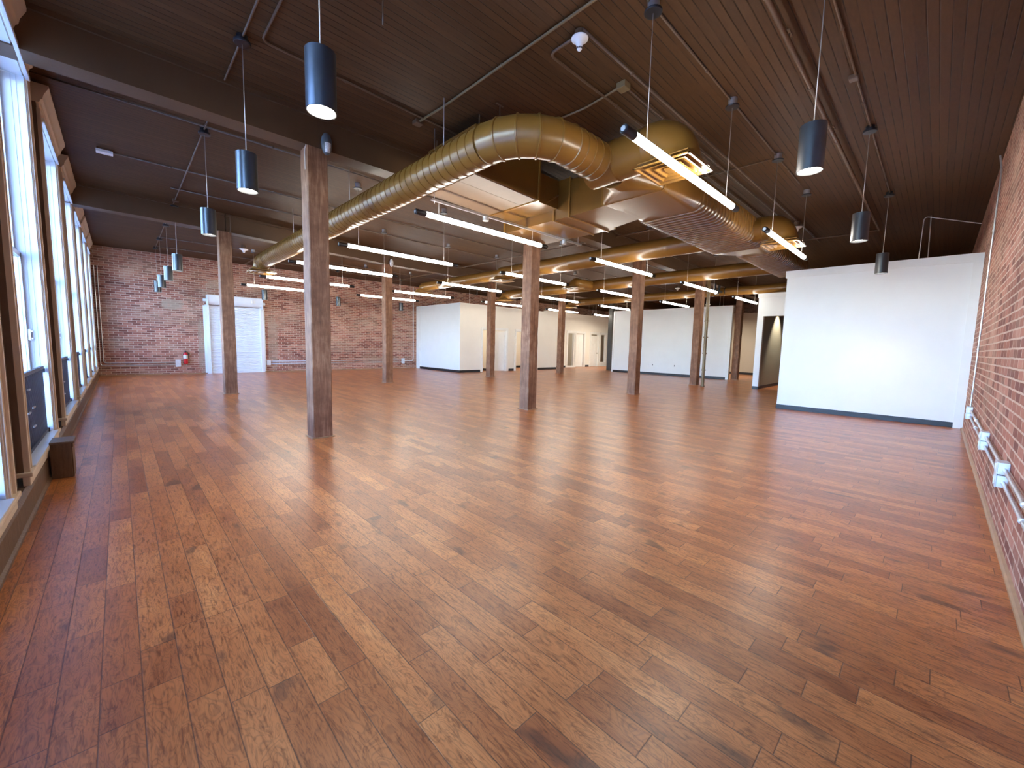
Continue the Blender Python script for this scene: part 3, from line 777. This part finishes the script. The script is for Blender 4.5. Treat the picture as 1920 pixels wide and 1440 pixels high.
t = empty('air_handler', (4.07, 4.97, 3.62)); t.rotation_euler = (0, math.radians(1.5), 0)
m = MB(); m.box(-0.60, 0.62, -0.56, 0.58, 0.0, 0.62, 0.006); m.build('cabinet', M['duct'], t)
m = MB(); m.box(-0.58, 0.60, -0.54, 0.56, -0.008, 0.0)
for y in (-0.2, 0.2): m.box(-0.58, 0.60, y-0.002, y+0.002, -0.010, -0.008)
m.build('access_panel', M['panel'], t)
m = MB(); m.box(0.62, 0.65, -0.58, 0.60, -0.02, 0.64); m.build('flange', M['duct_seam'], t)
for x in (-0.5, 0.5):
    for y in (-0.5, 0.5): m = MB(); m.tube([(x, y, 0.6), (x, y, ZC-3.62)], 0.008, 6); m.build('hanger_rod', M['brownpipe'], t)
tag(t, 'box shaped air handler hanging behind the bend of the long tan duct', 'air handler')

# branch ducts
def branch(X, y0, y1, r, z, label, ends, taps=(), size=0.9):
    t = empty('branch_duct', (0, 0, 0))
    ringed([(X, y0, z), (X, y1, z)], r, size, 0.003, 24).build('straight_run', M['duct'], t)
    for kind, *a in ends:
        if kind == 'drop':
            x, y, zz, d, ze, rr = a
            drop(x, y, zz, rr, d, ze).build('drop_elbow', M['duct'], t); diffuser(t, x, y, ze-0.07, 0.62)
        if kind == 'run':
            p, q, rr = a; ringed([p, q], rr, 0.8, 0.003, 20).build('side_run', M['duct'], t)
    tag(t, label, 'duct', 'tan round branch ducts'); return t
branch(9.00, 3.48, 9.95, 0.21, 3.665, 'tan round branch duct starting left of the trunk duct and passing over the middle post',
       [('run', (9.00, 9.9, 3.65), (9.00, 14.5, 3.65), 0.17), ('drop', 9.00, 14.75, 3.65, (0, 1, 0), 3.49, 0.17), ('drop', 9.0, 9.95, 3.65, (-0.0, 1, 0), 3.50, 0.18)])
branch(12.93, 3.24, 13.9, 0.195, 3.675, 'tan round branch duct that passes behind the post left of the long white wall',
       [('run', (12.8, 9.2, 3.67), (12.0, 9.2, 3.67), 0.16), ('drop', 11.77, 9.20, 3.67, (-1, 0, 0), 3.50, 0.16), ('drop', 12.93, 14.1, 3.67, (0, 1, 0), 3.50, 0.18)])
branch(17.35, 3.16, 13.7, 0.165, 3.68, 'farthest tan round branch duct, running above the long white wall top',
       [('drop', 17.35, 13.75, 3.68, (0, 1, 0), 3.50, 0.17)])

# ------------------------------------------------------------------ hanging tube lights
ZT = 3.22
def tube_light(L=2.42, capl=0.17, top=None):
    """origin at the middle of the tube"""
    t = empty('tube_light', (0, 0, 0)); r = 0.036
    m = MB().tube([(-L/2, 0, 0), (L/2, 0, 0)], r, 16); m.build('diffuser_tube', M['tube'], t)
    m = MB(); m.box(-L/2, L/2, -0.010, 0.010, r-0.004, r+0.012)
    m.build('top_rail', M['black'], t)
    for s in (-1, 1):
        m = MB().tube([(s*L/2, 0, 0), (s*(L/2+0.01), 0, 0), (s*(L/2+capl-0.01), 0, 0), (s*(L/2+capl), 0, 0)], [r+0.002, r+0.004, r+0.004, r-0.004], 18)
        c_ = m.build('end_cap', M['black'], t)
        m = MB(); m.tube([(s*(L/2+capl-0.002), 0, 0), (s*(L/2+capl+0.004), 0, 0)], 0.022, 12); m.build('end_plug', M['steel'], c_)
        x = s*(L/2-0.22)
        m = MB().tube([(x, 0, r), (x, 0, ZC-ZT-0.10 if top is None else top)], 0.0035, 6); m.build('cable', M['cable'], t)
        if top is not None: continue
        m = MB().lathe([(0.075, 0), (0.078, 0.004), (0.078, 0.016), (0.07, 0.02)], (x, 0, ZC-ZT-0.105), 20); cp = m.build('canopy', M['black'], t)
        m = MB().lathe([(0.052, 0.018), (0.052, 0.103)], (x, 0, ZC-ZT-0.105), 20); m.build('junction_box', M['steel'], cp)
    return t
k = (ZT-1.4)/1.7
LIGHTS = [  # tube start x, end x, y (as seen at 3.1 m), label
 (3.034, 5.384, 1.85, 'lit tube light largest in the photo, crossing in front of the nearest square diffuser'),
 (6.708, 9.10, 1.84, 'lit tube light just left above the near white partition, before the second diffuser'),
 (3.02, 5.276, 4.862, 'lit tube light hung from the slotted steel strut, under the air handler'),
 (3.044, 5.276, 7.472, 'lit tube light whose left end starts just right of the nearest post'),
 (2.95, 5.10, 9.92, 'lit tube light passing behind the nearest post, ending before the second row post'),
 (3.025, 5.209, 12.86, 'lit tube light directly right of the far square diffuser, behind the nearest post'),
 (3.035, 5.25, 15.35, 'lit tube light just above the rolling shutter, farthest on the left'),
 (6.526, 8.783, 14.95, 'lit tube light passing behind the post before the plain brick wall'),
 (6.746, 8.98, 12.774, 'lit tube light above the upper left corner of the white office block'),
 (6.70, 8.957, 9.93, 'lit tube light under the duct end left of the middle post'),
 (6.78, 8.968, 7.33, 'lit tube light passing close behind the middle post'),
 (6.81, 9.089, 4.82, 'lit tube light crossing in front of the post left of the long white wall'),
 (10.622, 12.85, 7.27, 'lit tube light ending behind the post left of the long white wall, upper of two'),
 (14.443, 16.757, 9.86, 'lit tube light low beside the post left of the long white wall, lower of two'),
 (10.644, 12.80, 9.824, 'lit tube light over the cream office wall just right of the middle post'),
 (10.78, 12.95, 12.86, 'lit tube light above the leftmost office doorways'),
 (14.606, 16.866, 12.86, 'lit tube light behind the post at the far corner of the cream wall'),
 (10.678, 12.933, 4.746, 'lit tube light crossing before the post beside the banded pipe'),
 (14.481, 16.684, 7.18, 'lit tube light at the top edge of the long white wall, left of banded pipe'),
 (14.429, 16.75, 4.723, 'lit tube light over the passage, left of the second white partition'),
 (18.3, 20.5, 12.86, 'smallest lit tube light, far away by the farthest dark post'),
]
proto = tube_light()
for i, (a, b, y, l) in enumerate(LIGHTS):
    o = proto if i == 0 else (tube_light(top=0.21) if i == 2 else copy_tree(proto))
    o.location = ((a+b)/2*k, y*k, ZT)
    tag(o, l, 'tube light', 'hanging tube lights')

# slotted strut that carries the third light
t = empty('strut_channel', (5.3, 5.20, 3.43))
m = MB(); m.box(-1.98, 1.55, -0.020, 0.020, 0.0, 0.004); m.box(-1.98, 1.55, -0.020, -0.016, 0, 0.03); m.box(-1.98, 1.55, 0.016, 0.020, 0, 0.03)
m.build('channel', M['steel'], t)
m = MB()
for x in (-1.93, 1.45): m = MB(); m.tube([(x, 0, -0.03), (x, 0, ZC-3.43)], 0.006, 6); m.build('threaded_rod', M['steel'], t)
m = MB()
for x in (-0.96, 1.02): m = MB(); m.lathe([(0.05, -0.065), (0.05, 0.0)], (x-0.006, 0, 0), 18); m.build('junction_box', M['steel'], t)
tag(t, 'long slotted steel strut hanging under the air handler', 'strut')

# ------------------------------------------------------------------ cylinder pendants
ZP = 2.92
def pendant():
    t = empty('cylinder_pendant', (0, 0, 0)); r = 0.096; h = 0.375
    m = MB().lathe([(r-0.004, 0.0), (r, 0.002), (r, h-0.002), (r-0.004, h), (0.012, h+0.002)], n=36, cap=False)
    m.lathe([(r-0.004, 0.0), (r-0.007, 0.002), (r-0.010, 0.035)], n=36, cap=False)
    m.build('shade', M['pendant'], t)
    m = MB().lathe([(0.001, 0.032), (r-0.010, 0.032), (r-0.010, 0.036), (0.001, 0.036)], n=32); m.build('lens', M['disc'], t)
    ld = bpy.data.lights.new('downlight', 'SPOT'); ld.energy = 50; ld.spot_size = math.radians(92); ld.spot_blend = 0.9; ld.color = (1.0, 0.86, 0.66); ld.shadow_soft_size = 0.07
    lo = bpy.data.objects.new('downlight', ld); COL.objects.link(lo); lo.parent = t; lo.location = (0, 0, 0.004)
    m = MB().lathe([(0.006, h), (0.006, h+0.03), (0.001, h+0.031)], n=10); m.build('cable_gland', M['steel'], t)
    m = MB().tube([(0, 0, h), (0, 0, ZC-ZP-0.08)], 0.004, 6); m.build('cable', M['cable'], t)
    m = MB().lathe([(0.02, 0), (0.072, 0.002), (0.076, 0.008), (0.076, 0.03), (0.05, 0.034), (0.05, 0.082)], (0, 0, ZC-ZP-0.082), 24); m.build('canopy', M['black'], t)
    return t
PEND = [
 (1.055, 2.996, 'black cylinder pendant nearest the camera on the left, above the nearest post'),
 (1.04, 5.10, 'black cylinder pendant second in the left row by the windows'),
 (1.045, 7.66, 'black cylinder pendant third in the left row, left of the shutter post'),
 (1.057, 12.29, 'black cylinder pendant fourth in the left row, largest of the far cluster of four'),
 (1.051, 14.57, 'black cylinder pendant fifth in the left row, second largest in the far cluster'),
 (1.042, 16.78, 'black cylinder pendant sixth in the left row, next to last'),
 (1.04, 18.60, 'black cylinder pendant at the far end of the left row, smallest in that row'),
 (4.141, 18.20, 'small black cylinder pendant hanging before the right corner of the shutter hood'),
 (6.942, 18.20, 'small black cylinder pendant before plain brick between the two post rows'),
 (9.937, 18.20, 'small black cylinder pendant just left of the white office block'),
 (4.305, 0.89, 'black cylinder pendant nearest on the right side of the photo'),
 (7.395, 0.89, 'black cylinder pendant second on the right, before the dark ceiling end'),
 (10.595, 0.90, 'black cylinder pendant overlapping the top edge of the near white partition')]
proto = pendant()
for i, (x, y, l) in enumerate(PEND):
    o = proto if i == 0 else copy_tree(proto)
    o.location = (x, y, ZP); tag(o, l, 'pendant light', 'black cylinder pendants')

# ------------------------------------------------------------------ ceiling conduits, pipes and fittings
def run(name, pts, r, mat, label, cat, clamps=True, n=8, group='painted conduits under the ceiling'):
    pts = [Vector(p) for p in pts]
    P2 = [pts[0]]
    for i in range(1, len(pts)-1):      # rounded bends
        a, b, c = pts[i-1], pts[i], pts[i+1]; d = min(0.09, (b-a).length*0.45, (c-b).length*0.45)
        p = b+(a-b).normalized()*d; q = b+(c-b).normalized()*d
        for s in (0, 0.25, 0.5, 0.75, 1): P2.append((1-s)**2*p+2*s*(1-s)*b+s*s*q)
    P2.append(pts[-1])
    m = MB().tube(P2, r, n)
    if clamps:
        for a, b in zip(pts, pts[1:]):
            L = (b-a).length; kk = int(L/1.6)
            for j in range(kk):
                p = a.lerp(b, (j+0.5)/max(kk, 1)); d = (b-a).normalized()
                m.tube([p-d*0.012, p+d*0.012], r+0.006, n)
    o = m.build(name, mat); tag(o, label, cat, group); return o
zc = ZC-0.02
run('ceiling_conduit', [(1.04, -0.3, zc), (1.04, 18.6, zc)], 0.011, M['brownpipe'], 'brown conduit feeding the left row of cylinder pendants', 'conduit')
run('ceiling_conduit', [(1.19, 4.2, zc), (1.19, 5.0, zc), (2.9, 5.05, zc), (6.2, 5.12, zc)], 0.012, M['brownpipe'], 'brown conduit crossing right from the second left pendant', 'conduit')
run('ceiling_conduit', [(3.13, 0.3, zc), (3.13, 4.6, zc), (3.10, 5.17, zc)], 0.013, M['olivepipe'], 'pale brown conduit running diagonally in the photo from top centre to a small box', 'conduit')
run('ceiling_conduit', [(2.2, 2.0, zc), (8.97, 1.99, zc)], 0.011, M['brownpipe'], 'brown conduit feeding the largest tube light', 'conduit')
run('ceiling_conduit', [(7.55, 2.08, zc), (7.55, 3.3, zc)], 0.009, M['brownpipe'], 'short thin brown conduit branching left near the second tube light canopy', 'conduit')
run('ceiling_conduit', [(2.6, 0.87, zc), (10.6, 0.89, zc)], 0.011, M['brownpipe'], 'brown conduit feeding the right row of cylinder pendants', 'conduit')
run('ceiling_conduit', [(3.36, 2.62, zc), (3.36, 3.05, zc), (3.75, 3.05, zc), (12.5, 3.02, zc)], 0.014, M['brownpipe'], 'brown conduit looping beside the white ceiling detector', 'conduit')
run('ceiling_conduit', [(3.33, 2.60, zc), (14.0, 2.52, zc)], 0.014, M['brownpipe'], 'brown conduit running right from the white ceiling detector', 'conduit')
run('ceiling_conduit', [(4.33, 2.77, zc), (4.40, 3.35, zc), (4.35, 3.9, zc), (4.35, 4.9, zc)], 0.012, M['olivepipe'], 'kinked pale brown conduit above the bend of the long duct', 'conduit')
run('ceiling_conduit', [(4.33, 2.77, zc), (12.0, 2.74, zc)], 0.010, M['brownpipe'], 'thin brown conduit running right from the small ceiling box', 'conduit')
for y, x0, l in ((7.5, -0.6, 'brown conduit crossing the ceiling beyond the first beam'), (9.7, 0.0, 'brown conduit that starts at the small white ceiling fixture'),
              (11.0, 0.9, 'brown conduit before the beam of the shutter post'), (14.5, 1.0, 'brown conduit beyond the beam of the shutter post'), (16.6, 1.0, 'brown conduit near the brick back wall, nearer of two'), (18.3, 1.0, 'brown conduit closest to the brick back wall')):
    run('ceiling_conduit', [(x0, y, zc), (26, y+0.2, zc)], 0.012, M['brownpipe'], l, 'conduit')
run('sprinkler_pipe', [(1.5, 1.24, ZC-0.10), (13.2, 1.23, ZC-0.10)], 0.024, M['brownpipe'], 'thicker brown sprinkler pipe running along the ceiling on the right', 'pipe', n=12, group='sprinkler pipes')
run('sprinkler_pipe', [(13.2, 1.23, ZC-0.10), (13.2, 2.0, ZC-0.10), (13.1, 3.4, ZC-0.10)], 0.022, M['brownpipe'], 'short brown sprinkler cross pipe at the end above the partition', 'pipe', n=12, group='sprinkler pipes')
run('sprinkler_pipe', [(3.7, 6.6, ZC-0.12), (3.7, 19.0, ZC-0.12)], 0.022, M['brownpipe'], 'brown sprinkler pipe above the long tan duct', 'pipe', n=12, group='sprinkler pipes')
run('sprinkler_pipe', [(9.6, 4.6, ZC-0.12), (9.6, 19.0, ZC-0.12)], 0.022, M['brownpipe'], 'brown sprinkler pipe right of the first branch duct', 'pipe', n=12, group='sprinkler pipes')

def hanger(x, y, zl, label):
    t = empty('pipe_hanger', (x, y, 0))
    m = MB(); m.tube([(0, 0, ZC), (0, 0, zl)], 0.007, 6); m.build('rod', M['brownpipe'], t)
    m = MB(); m.box(-0.06, 0.06, -0.012, 0.012, ZC-0.012, ZC); m.build('ceiling_plate', M['brownpipe'], t)
    tag(t, label, 'hanger', 'short ceiling hangers')
hanger(4.75, 1.24, ZC-0.08, 'short rod hanger holding the right sprinkler pipe, nearer one')
hanger(7.1, 1.24, ZC-0.08, 'short rod hanger holding the right sprinkler pipe, farther one')
hanger(3.62, 4.10, 4.15, 'loose rod hanger above the long duct, left of its bend')
hanger(1.80, 3.6, 4.15, 'short rod hanger just behind the nearest left pendant')
def jbox(x, y, label, s=0.055, mat='brownpipe', h=0.05):
    o = MB().box(x-s, x+s, y-s, y+s, ZC-h, ZC, 0.008).build('junction_box', M[mat]); tag(o, label, 'junction box', 'small boxes on the ceiling')
jbox(3.10, 5.20, 'small brown ceiling box where the diagonal pale conduit ends')
jbox(4.33, 2.77, 'pale octagonal looking ceiling box above the bend of the duct', 0.06, 'olivepipe', 0.07)
jbox(5.95, 0.9, 'small ceiling box left of the second right pendant canopy', 0.04, 'brownpipe')
jbox(1.05, 11.9, 'brown ceiling box on the left pendant conduit beyond the beam')

def detector(x, y, z, label, sc=1.0):
    t = empty('ceiling_detector', (x, y, z))
    m = MB().lathe([(0.072*sc, 0), (0.082*sc, -0.006), (0.080*sc, -0.016), (0.045*sc, -0.040), (0.034*sc, -0.060)], n=26); m.build('base', M['plastic_white'], t)
    m = MB().lathe([(0.034*sc, -0.060), (0.026*sc, -0.088), (0.024*sc, -0.090), (0.024*sc, -0.105), (0.010*sc, -0.120), (0.001, -0.121)], n=20); m.build('sensor_cone', M['plastic_white'], t)
    m = MB()
    for q in range(8):
        a = q*PI/4; m.box(0.0255*sc*math.cos(a)-0.004, 0.0255*sc*math.cos(a)+0.004, 0.0255*sc*math.sin(a)-0.004, 0.0255*sc*math.sin(a)+0.004, -0.104, -0.091)
    m.build('vent_slot', M['black'], t)
    m = MB().lathe([(0.05*sc, 0), (0.05*sc, ZC-z)], n=18); m.build('mounting_box', M['brownpipe'], t)
    tag(t, label, 'detector', 'white cone shaped ceiling detectors')
detector(3.35, 2.65, 4.36, 'white cone shaped detector on the ceiling at top centre')
detector(3.07, 15.9, 4.30, 'small white cone detector above the rolling shutter area, left of the far diffuser', 1.5)
detector(11.6, 2.55, 4.30, 'small white cone detector above the near white partition', 1.3)
detector(19.5, 8.95, 4.30, 'tiny white cone detector above the long white wall', 1.5)
o = MB().box(-0.12, 0.08, 9.60, 9.72, ZC-0.075, ZC-0.03, 0.006).build('ceiling_sensor', M['plastic_white']); tag(o, 'small flat white ceiling fixture near the windows', 'sensor')
o2 = MB().box(-0.11, 0.07, 9.61, 9.71, ZC-0.03, ZC).build('mounting_plate', M['brownpipe'], o)

# emergency lights at post tops
def egg_light(x, y, z, mat, label, s=1.0, ry=0):
    t = empty('emergency_light', (x, y, z))
    m = MB(); rings = []; n = 20; hh = 0.145*s
    for i in range(13):
        a = -PI/2+PI*i/12; zz = hh*math.sin(a); rr = max(0.002, math.cos(a))
        rings.append([(0.072*s*rr*math.cos(2*PI*k_/n), -0.062*s+0.062*s*rr*math.sin(2*PI*k_/n)*1.0, zz) for k_ in range(n)])
    m.rings(rings); m.build('housing', M[mat], t)
    m = MB(); rings = []
    for i in range(7):
        a = -0.95+1.0*i/6*0.95; zz = hh*math.sin(a); rr = math.cos(a)
        rings.append([(0.060*s*rr*math.cos(th), -0.066*s+0.064*s*rr*math.sin(th), zz) for th in [PI*1.08+PI*0.84*q/12 for q in range(13)]])
    m.rings(rings, True, False, False); m.build('lens', M['lens'], t)
    tag(t, label, 'emergency light')
egg_light(2.17, 6.065, 4.06, 'grey_plastic', 'dark grey oval emergency light with clear lens on the nearest post')
egg_light(6.74, 13.04, 4.05, 'plastic_white', 'small white oval emergency light on the post before plain brick', 0.9)
run('post_cable', [(1.935, 6.08, 4.02), (1.915, 6.10, 3.93), (1.932, 6.14, 3.80), (1.934, 6.14, 3.70)], 0.006, M['cable'], 'short pale cable curving at the top left of nearest post', 'cable', False, group=None)
run('post_conduit', [(2.10, 12.30, ZC-0.02), (2.10, 12.20, ZC-0.04), (2.10, 12.22, 4.02), (2.10, 12.31, 3.98)], 0.012, M['brownpipe'], 'brown bent conduit dropping onto the shutter post top', 'conduit', False, group=None)

# banded vertical pipe
t = empty('vertical_pipe', (15.88, 6.10, 0))
m = MB().lathe([(0.055, 0), (0.055, ZC)], n=18); m.build('pipe', M['olivepipe'], t)
for z in (0.01, 0.62, 1.25, 1.85, 2.45, 3.05):
    m = MB().lathe([(0.058, z-0.02), (0.085, z-0.018), (0.085, z+0.018), (0.058, z+0.02)], n=18); m.build('collar', M['olivepipe'], t)
tag(t, 'thin ochre vertical pipe with evenly spaced collars standing before the long white wall', 'pipe')
# tangle of valves on the beam beyond it
t = empty('valve_cluster', (16.85, 6.12, 3.65))
m = MB(); m.tube([(-0.6, 0, 0), (0.8, 0, 0)], 0.05, 12); m.tube([(0.1, 0, 0), (0.1, 0, 0.15), (0.1, 0, 0.24)], 0.04, 12); m.tube([(-0.3, 0, 0), (-0.3, 0, 0.25)], 0.03, 10); m.build('valve_body', M['black'], t)
m = MB()
ringp = [(0.45+0.14*math.cos(2*PI*q/16), -0.12, 0.05+0.14*math.sin(2*PI*q/16)) for q in range(17)]
m.tube(ringp, 0.014, 8); m.tube([(0.31, -0.12, 0.05), (0.59, -0.12, 0.05)], 0.01, 6); m.tube([(0.45, -0.12, -0.09), (0.45, -0.12, 0.19)], 0.01, 6); m.tube([(0.45, -0.12, 0.05), (0.45, 0, 0.05)], 0.012, 6)
m.build('hand_wheel', M['black'], t)
m = MB().tube([(-0.28, 0, -0.12), (0.0, 0, -0.12), (0.05, 0, -0.05)], 0.035, 10); m.build('gauge_pipe', M['steel'], t)
tag(t, 'black sprinkler valve cluster with hand wheel under the beam right of banded pipe', 'valve')

# ------------------------------------------------------------------ wall conduits, boxes
def wall_box_y(x0, z0, x1, z1, y, dy, label, group):
    t = empty('electrical_box', ((x0+x1)/2, y, (z0+z1)/2)); hx = (x1-x0)/2; hz = (z1-z0)/2
    m = MB(); m.box(-hx, hx, *sorted((0, dy)), -hz, hz, 0.004); m.build('box_body', M['steel_plate'], t)
    m = MB(); s = 1 if dy > 0 else -1
    m.box(-hx-0.004, hx+0.004, *sorted((dy, dy+s*0.006)), -hz-0.004, hz+0.004, 0.002); m.box(-0.012, 0.012, *sorted((dy+s*0.006, dy+s*0.010)), -0.03, 0.03)
    m.build('cover_plate', M['steel_plate'], t)
    tag(t, label, 'electrical box', group); return t
gw = 'steel boxes low on the right brick wall'
for x, w_, l in ((4.68, 0.13, ('nearest steel box on the right brick wall, upper one', 'nearest steel box on the right brick wall, lower one')),
             (6.40, 0.14, ('middle steel box on the right brick wall, upper one', 'middle steel box on the right brick wall, lower one')),
             (9.32, 0.16, ('farthest steel box by the white partition corner, upper one', 'farthest steel box by the white partition corner, lower one'))):
    wall_box_y(x-w_/2, 0.533, x+w_/2, 0.622, YR+0.002, 0.058, l[0], gw); wall_box_y(x-w_/2, 0.438, x+w_/2, 0.527, YR+0.002, 0.058, l[1], gw)
gc = 'pairs of steel conduit on the right brick wall'
def wconduit(p, label, mat='steel', rr=0.0125): run('wall_conduit', p, rr, M[mat], label, 'conduit', True, 10, gc)
yy = YR+0.027
for z, w_ in ((0.575, 'upper'), (0.480, 'lower')):
    wconduit([(0.6, yy, z), (4.61, yy, z)], '%s steel conduit nearest the camera on the right brick wall' % w_)
    wconduit([(4.75, yy, z), (6.33, yy, z)], '%s steel conduit between the nearest and middle box pairs' % w_)
    wconduit([(6.47, yy, z), (9.24, yy, z)], '%s steel conduit between the middle and farthest box pairs' % w_)
wconduit([(9.34, yy, 0.625), (9.34, yy, 4.10), (9.38, yy+0.03, 4.30)], 'vertical steel conduit rising from the farthest boxes to the ceiling', rr=0.010)
run('wall_conduit', [(12.2, -0.36, 3.95), (12.2, 0.45, 4.25), (12.4, 0.47, 3.4)], 0.009, M['cable'], 'thin bent conduit in the dark above the near white partition', 'conduit', False, 8, None)
run('wall_conduit', [(12.2, 0.35, 4.25), (12.4, 0.33, 3.4)], 0.009, M['cable'], 'thin straight conduit beside the bent one above the near partition', 'conduit', False, 8, None)
# back wall
gb = 'steel conduits on the brick back wall'
run('wall_conduit', [(-0.50, YB-0.03, 3.75), (-0.50, YB-0.03, 0.36), (1.50, YB-0.03, 0.36)], 0.013, M['steel'], 'outer steel conduit turning the left corner of the brick back wall', 'conduit', True, 8, gb)
run('wall_conduit', [(-0.42, YB-0.03, 3.75), (-0.42, YB-0.03, 0.45), (1.50, YB-0.03, 0.45)], 0.013, M['steel'], 'inner steel conduit turning the left corner of the brick back wall', 'conduit', True, 8, gb)
run('wall_conduit', [(4.68, YB-0.03, 0.46), (10.9, YB-0.03, 0.46)], 0.013, M['steel'], 'horizontal steel conduit between the shutter and the brick wall outlet, upper one', 'conduit', True, 8, gb)
run('wall_conduit', [(4.68, YB-0.03, 0.36), (10.9, YB-0.03, 0.36)], 0.011, M['steel'], 'horizontal steel conduit between the shutter and the brick wall outlet, lower one', 'conduit', True, 8, gb)
run('wall_conduit', [(11.05, YB-0.03, 0.42), (11.58, YB-0.03, 0.42), (11.60, YB-0.03, 0.6), (11.60, YB-0.03, 4.38)], 0.020, M['plastic_white'], 'white vertical conduit at the right end of the brick wall', 'conduit', True, 8, gb)
wall_box_y(1.50, 0.29, 1.65, 0.55, YB-0.002, -0.07, 'white steel box left below the fire extinguisher', 'boxes on the brick back wall')
wall_box_y(4.54, 0.30, 4.67, 0.50, YB-0.002, -0.07, 'white steel box just right of the rolling shutter', 'boxes on the brick back wall')
wall_box_y(10.9, 0.28, 11.05, 0.55, YB-0.002, -0.07, 'white steel box at the right end of the brick wall', 'boxes on the brick back wall')
# outlets on the long white wall
def outlet(y, label, dark):
    t = empty('wall_outlet', (20.5, y, 0.52))
    MB().box(-0.012, 0, -0.04, 0.04, -0.06, 0.06, 0.003).build('plate', M['plastic_white'], t)
    MB().box(-0.014, -0.010, -0.02, 0.02, -0.035, 0.035, 0.002).build('socket', M['black' if dark else 'plastic_white'], t)
    tag(t, label, 'wall outlet', 'outlets on the long white wall')
outlet(10.72, 'white plate at far left of the long white wall outlets', False)
outlet(10.52, 'outlet with dark socket near the left post on the long white wall', True)
outlet(9.32, 'outlet with dark socket near the banded pipe on the long white wall', True)
outlet(9.10, 'white plate just left of the post beside the banded pipe', False)

# wooden box end under the window sill
t = empty('wooden_box', (-0.465, 5.95, 0))
m = MB().box(-0.07, 0.07, -0.12, 0.13, 0, 0.34, 0.004); m.build('body', M['base_wood'], t)
m = MB().box(-0.072, 0.095, -0.13, 0.16, 0.34, 0.362, 0.006); m.box(0.07, 0.085, -0.12, 0.13, 0.30, 0.34, 0.003); m.box(0.07, 0.080, -0.11, 0.13, 0.0, 0.30, 0.002); m.build('moulded_top', M['base_wood'], t)
tag(t, 'small dark wooden box with moulded top against the window wall baseboard', 'wooden box')

# ------------------------------------------------------------------ light
W = bpy.data.worlds.new('sky'); S.world = W; W.use_nodes = True
wn_ = W.node_tree; bg = wn_.nodes['Background']
sky = wn_.nodes.new('ShaderNodeTexSky'); sky.sky_type = 'NISHITA'; sky.sun_disc = False
sky.sun_elevation = math.radians(50); sky.sun_rotation = math.radians(90); sky.air_density = 1.0; sky.dust_density = 0.6
wn_.links.new(mix(wn_, 1.0, sky.outputs[0], (0.63, 0.76, 1.02), 'MULTIPLY'), bg.inputs['Color']); bg.inputs['Strength'].default_value = 2.6

# spotlights of the second room: a recessed downlight grazing its wall
ld = bpy.data.lights.new('room_downlight', 'SPOT'); ld.energy = 200; ld.spot_size = math.radians(75); ld.spot_blend = 0.7; ld.color = (1, 0.88, 0.7)
lo = bpy.data.objects.new('room_downlight', ld); COL.objects.link(lo); lo.location = (18.6, 4.0, 3.18); lo.rotation_euler = (math.radians(14), 0, 0)
m = MB().lathe([(0.055, 3.27), (0.06, 3.27), (0.06, 3.42), (0.012, 3.425), (0.012, ZC)], (18.6, 4.0, 0), 18); struct('trim_20', m, M['trim_white'])
for x, y in ((13.5, 17.1), (16.8, 17.1), (21.5, 18.2), (25.5, 18.2), (23.2, 8.2), (23.2, 14.35)):  # unseen area lights added to brighten offices, passage and rear wall
    ld = bpy.data.lights.new('added_fill_light', 'AREA'); ld.shape = 'SQUARE'; ld.size = 0.6; ld.energy = 30 if y > 15 else (90 if y < 10 else 75); ld.color = (1, 0.92, 0.76)
    lo = bpy.data.objects.new('added_fill_light', ld); COL.objects.link(lo); lo.location = (x, y, 3.2)
    n7 = 7 if x == 13.5 else n7+1
    m = MB().box(x-0.32, x+0.32, y-0.32, y+0.32, 3.205, 3.26, 0.004)     # made-up housing for the added fill light, hung on two rods
    for dx in (-0.25, 0.25): m.tube([(x+dx, y, 3.25), (x+dx, y, ZC)], 0.005, 6)
    struct('trim_%d' % n7, m, M['trim_white'])  # trims numbered here are made-up housings of the added lights

# ------------------------------------------------------------------ camera
cam = bpy.data.cameras.new('camera'); co = bpy.data.objects.new('camera', cam); COL.objects.link(co)
yaw, pitch, roll = math.radians(43.889), math.radians(5.4755), math.radians(-1.3129)
f = Vector((math.sin(yaw)*math.cos(pitch), math.cos(yaw)*math.cos(pitch), -math.sin(pitch)))
r = Vector((math.cos(yaw), -math.sin(yaw), 0)); d = f.cross(r)
r2 = math.cos(roll)*r+math.sin(roll)*d; d2 = -math.sin(roll)*r+math.cos(roll)*d
mt = Matrix((r2, -d2, -f)).transposed().to_4x4(); mt.translation = Vector((0, 0, 1.4))
co.matrix_world = mt
cam.sensor_width = 36; cam.sensor_fit = 'HORIZONTAL'; cam.lens = 764.87/1920*36; cam.clip_start = 0.05; cam.clip_end = 200
S.camera = co
S.view_settings.view_transform = 'Standard'; S.view_settings.look = 'None'; S.view_settings.gamma = 1; S.view_settings.use_curve_mapping = False
S.view_settings.exposure = 1.0
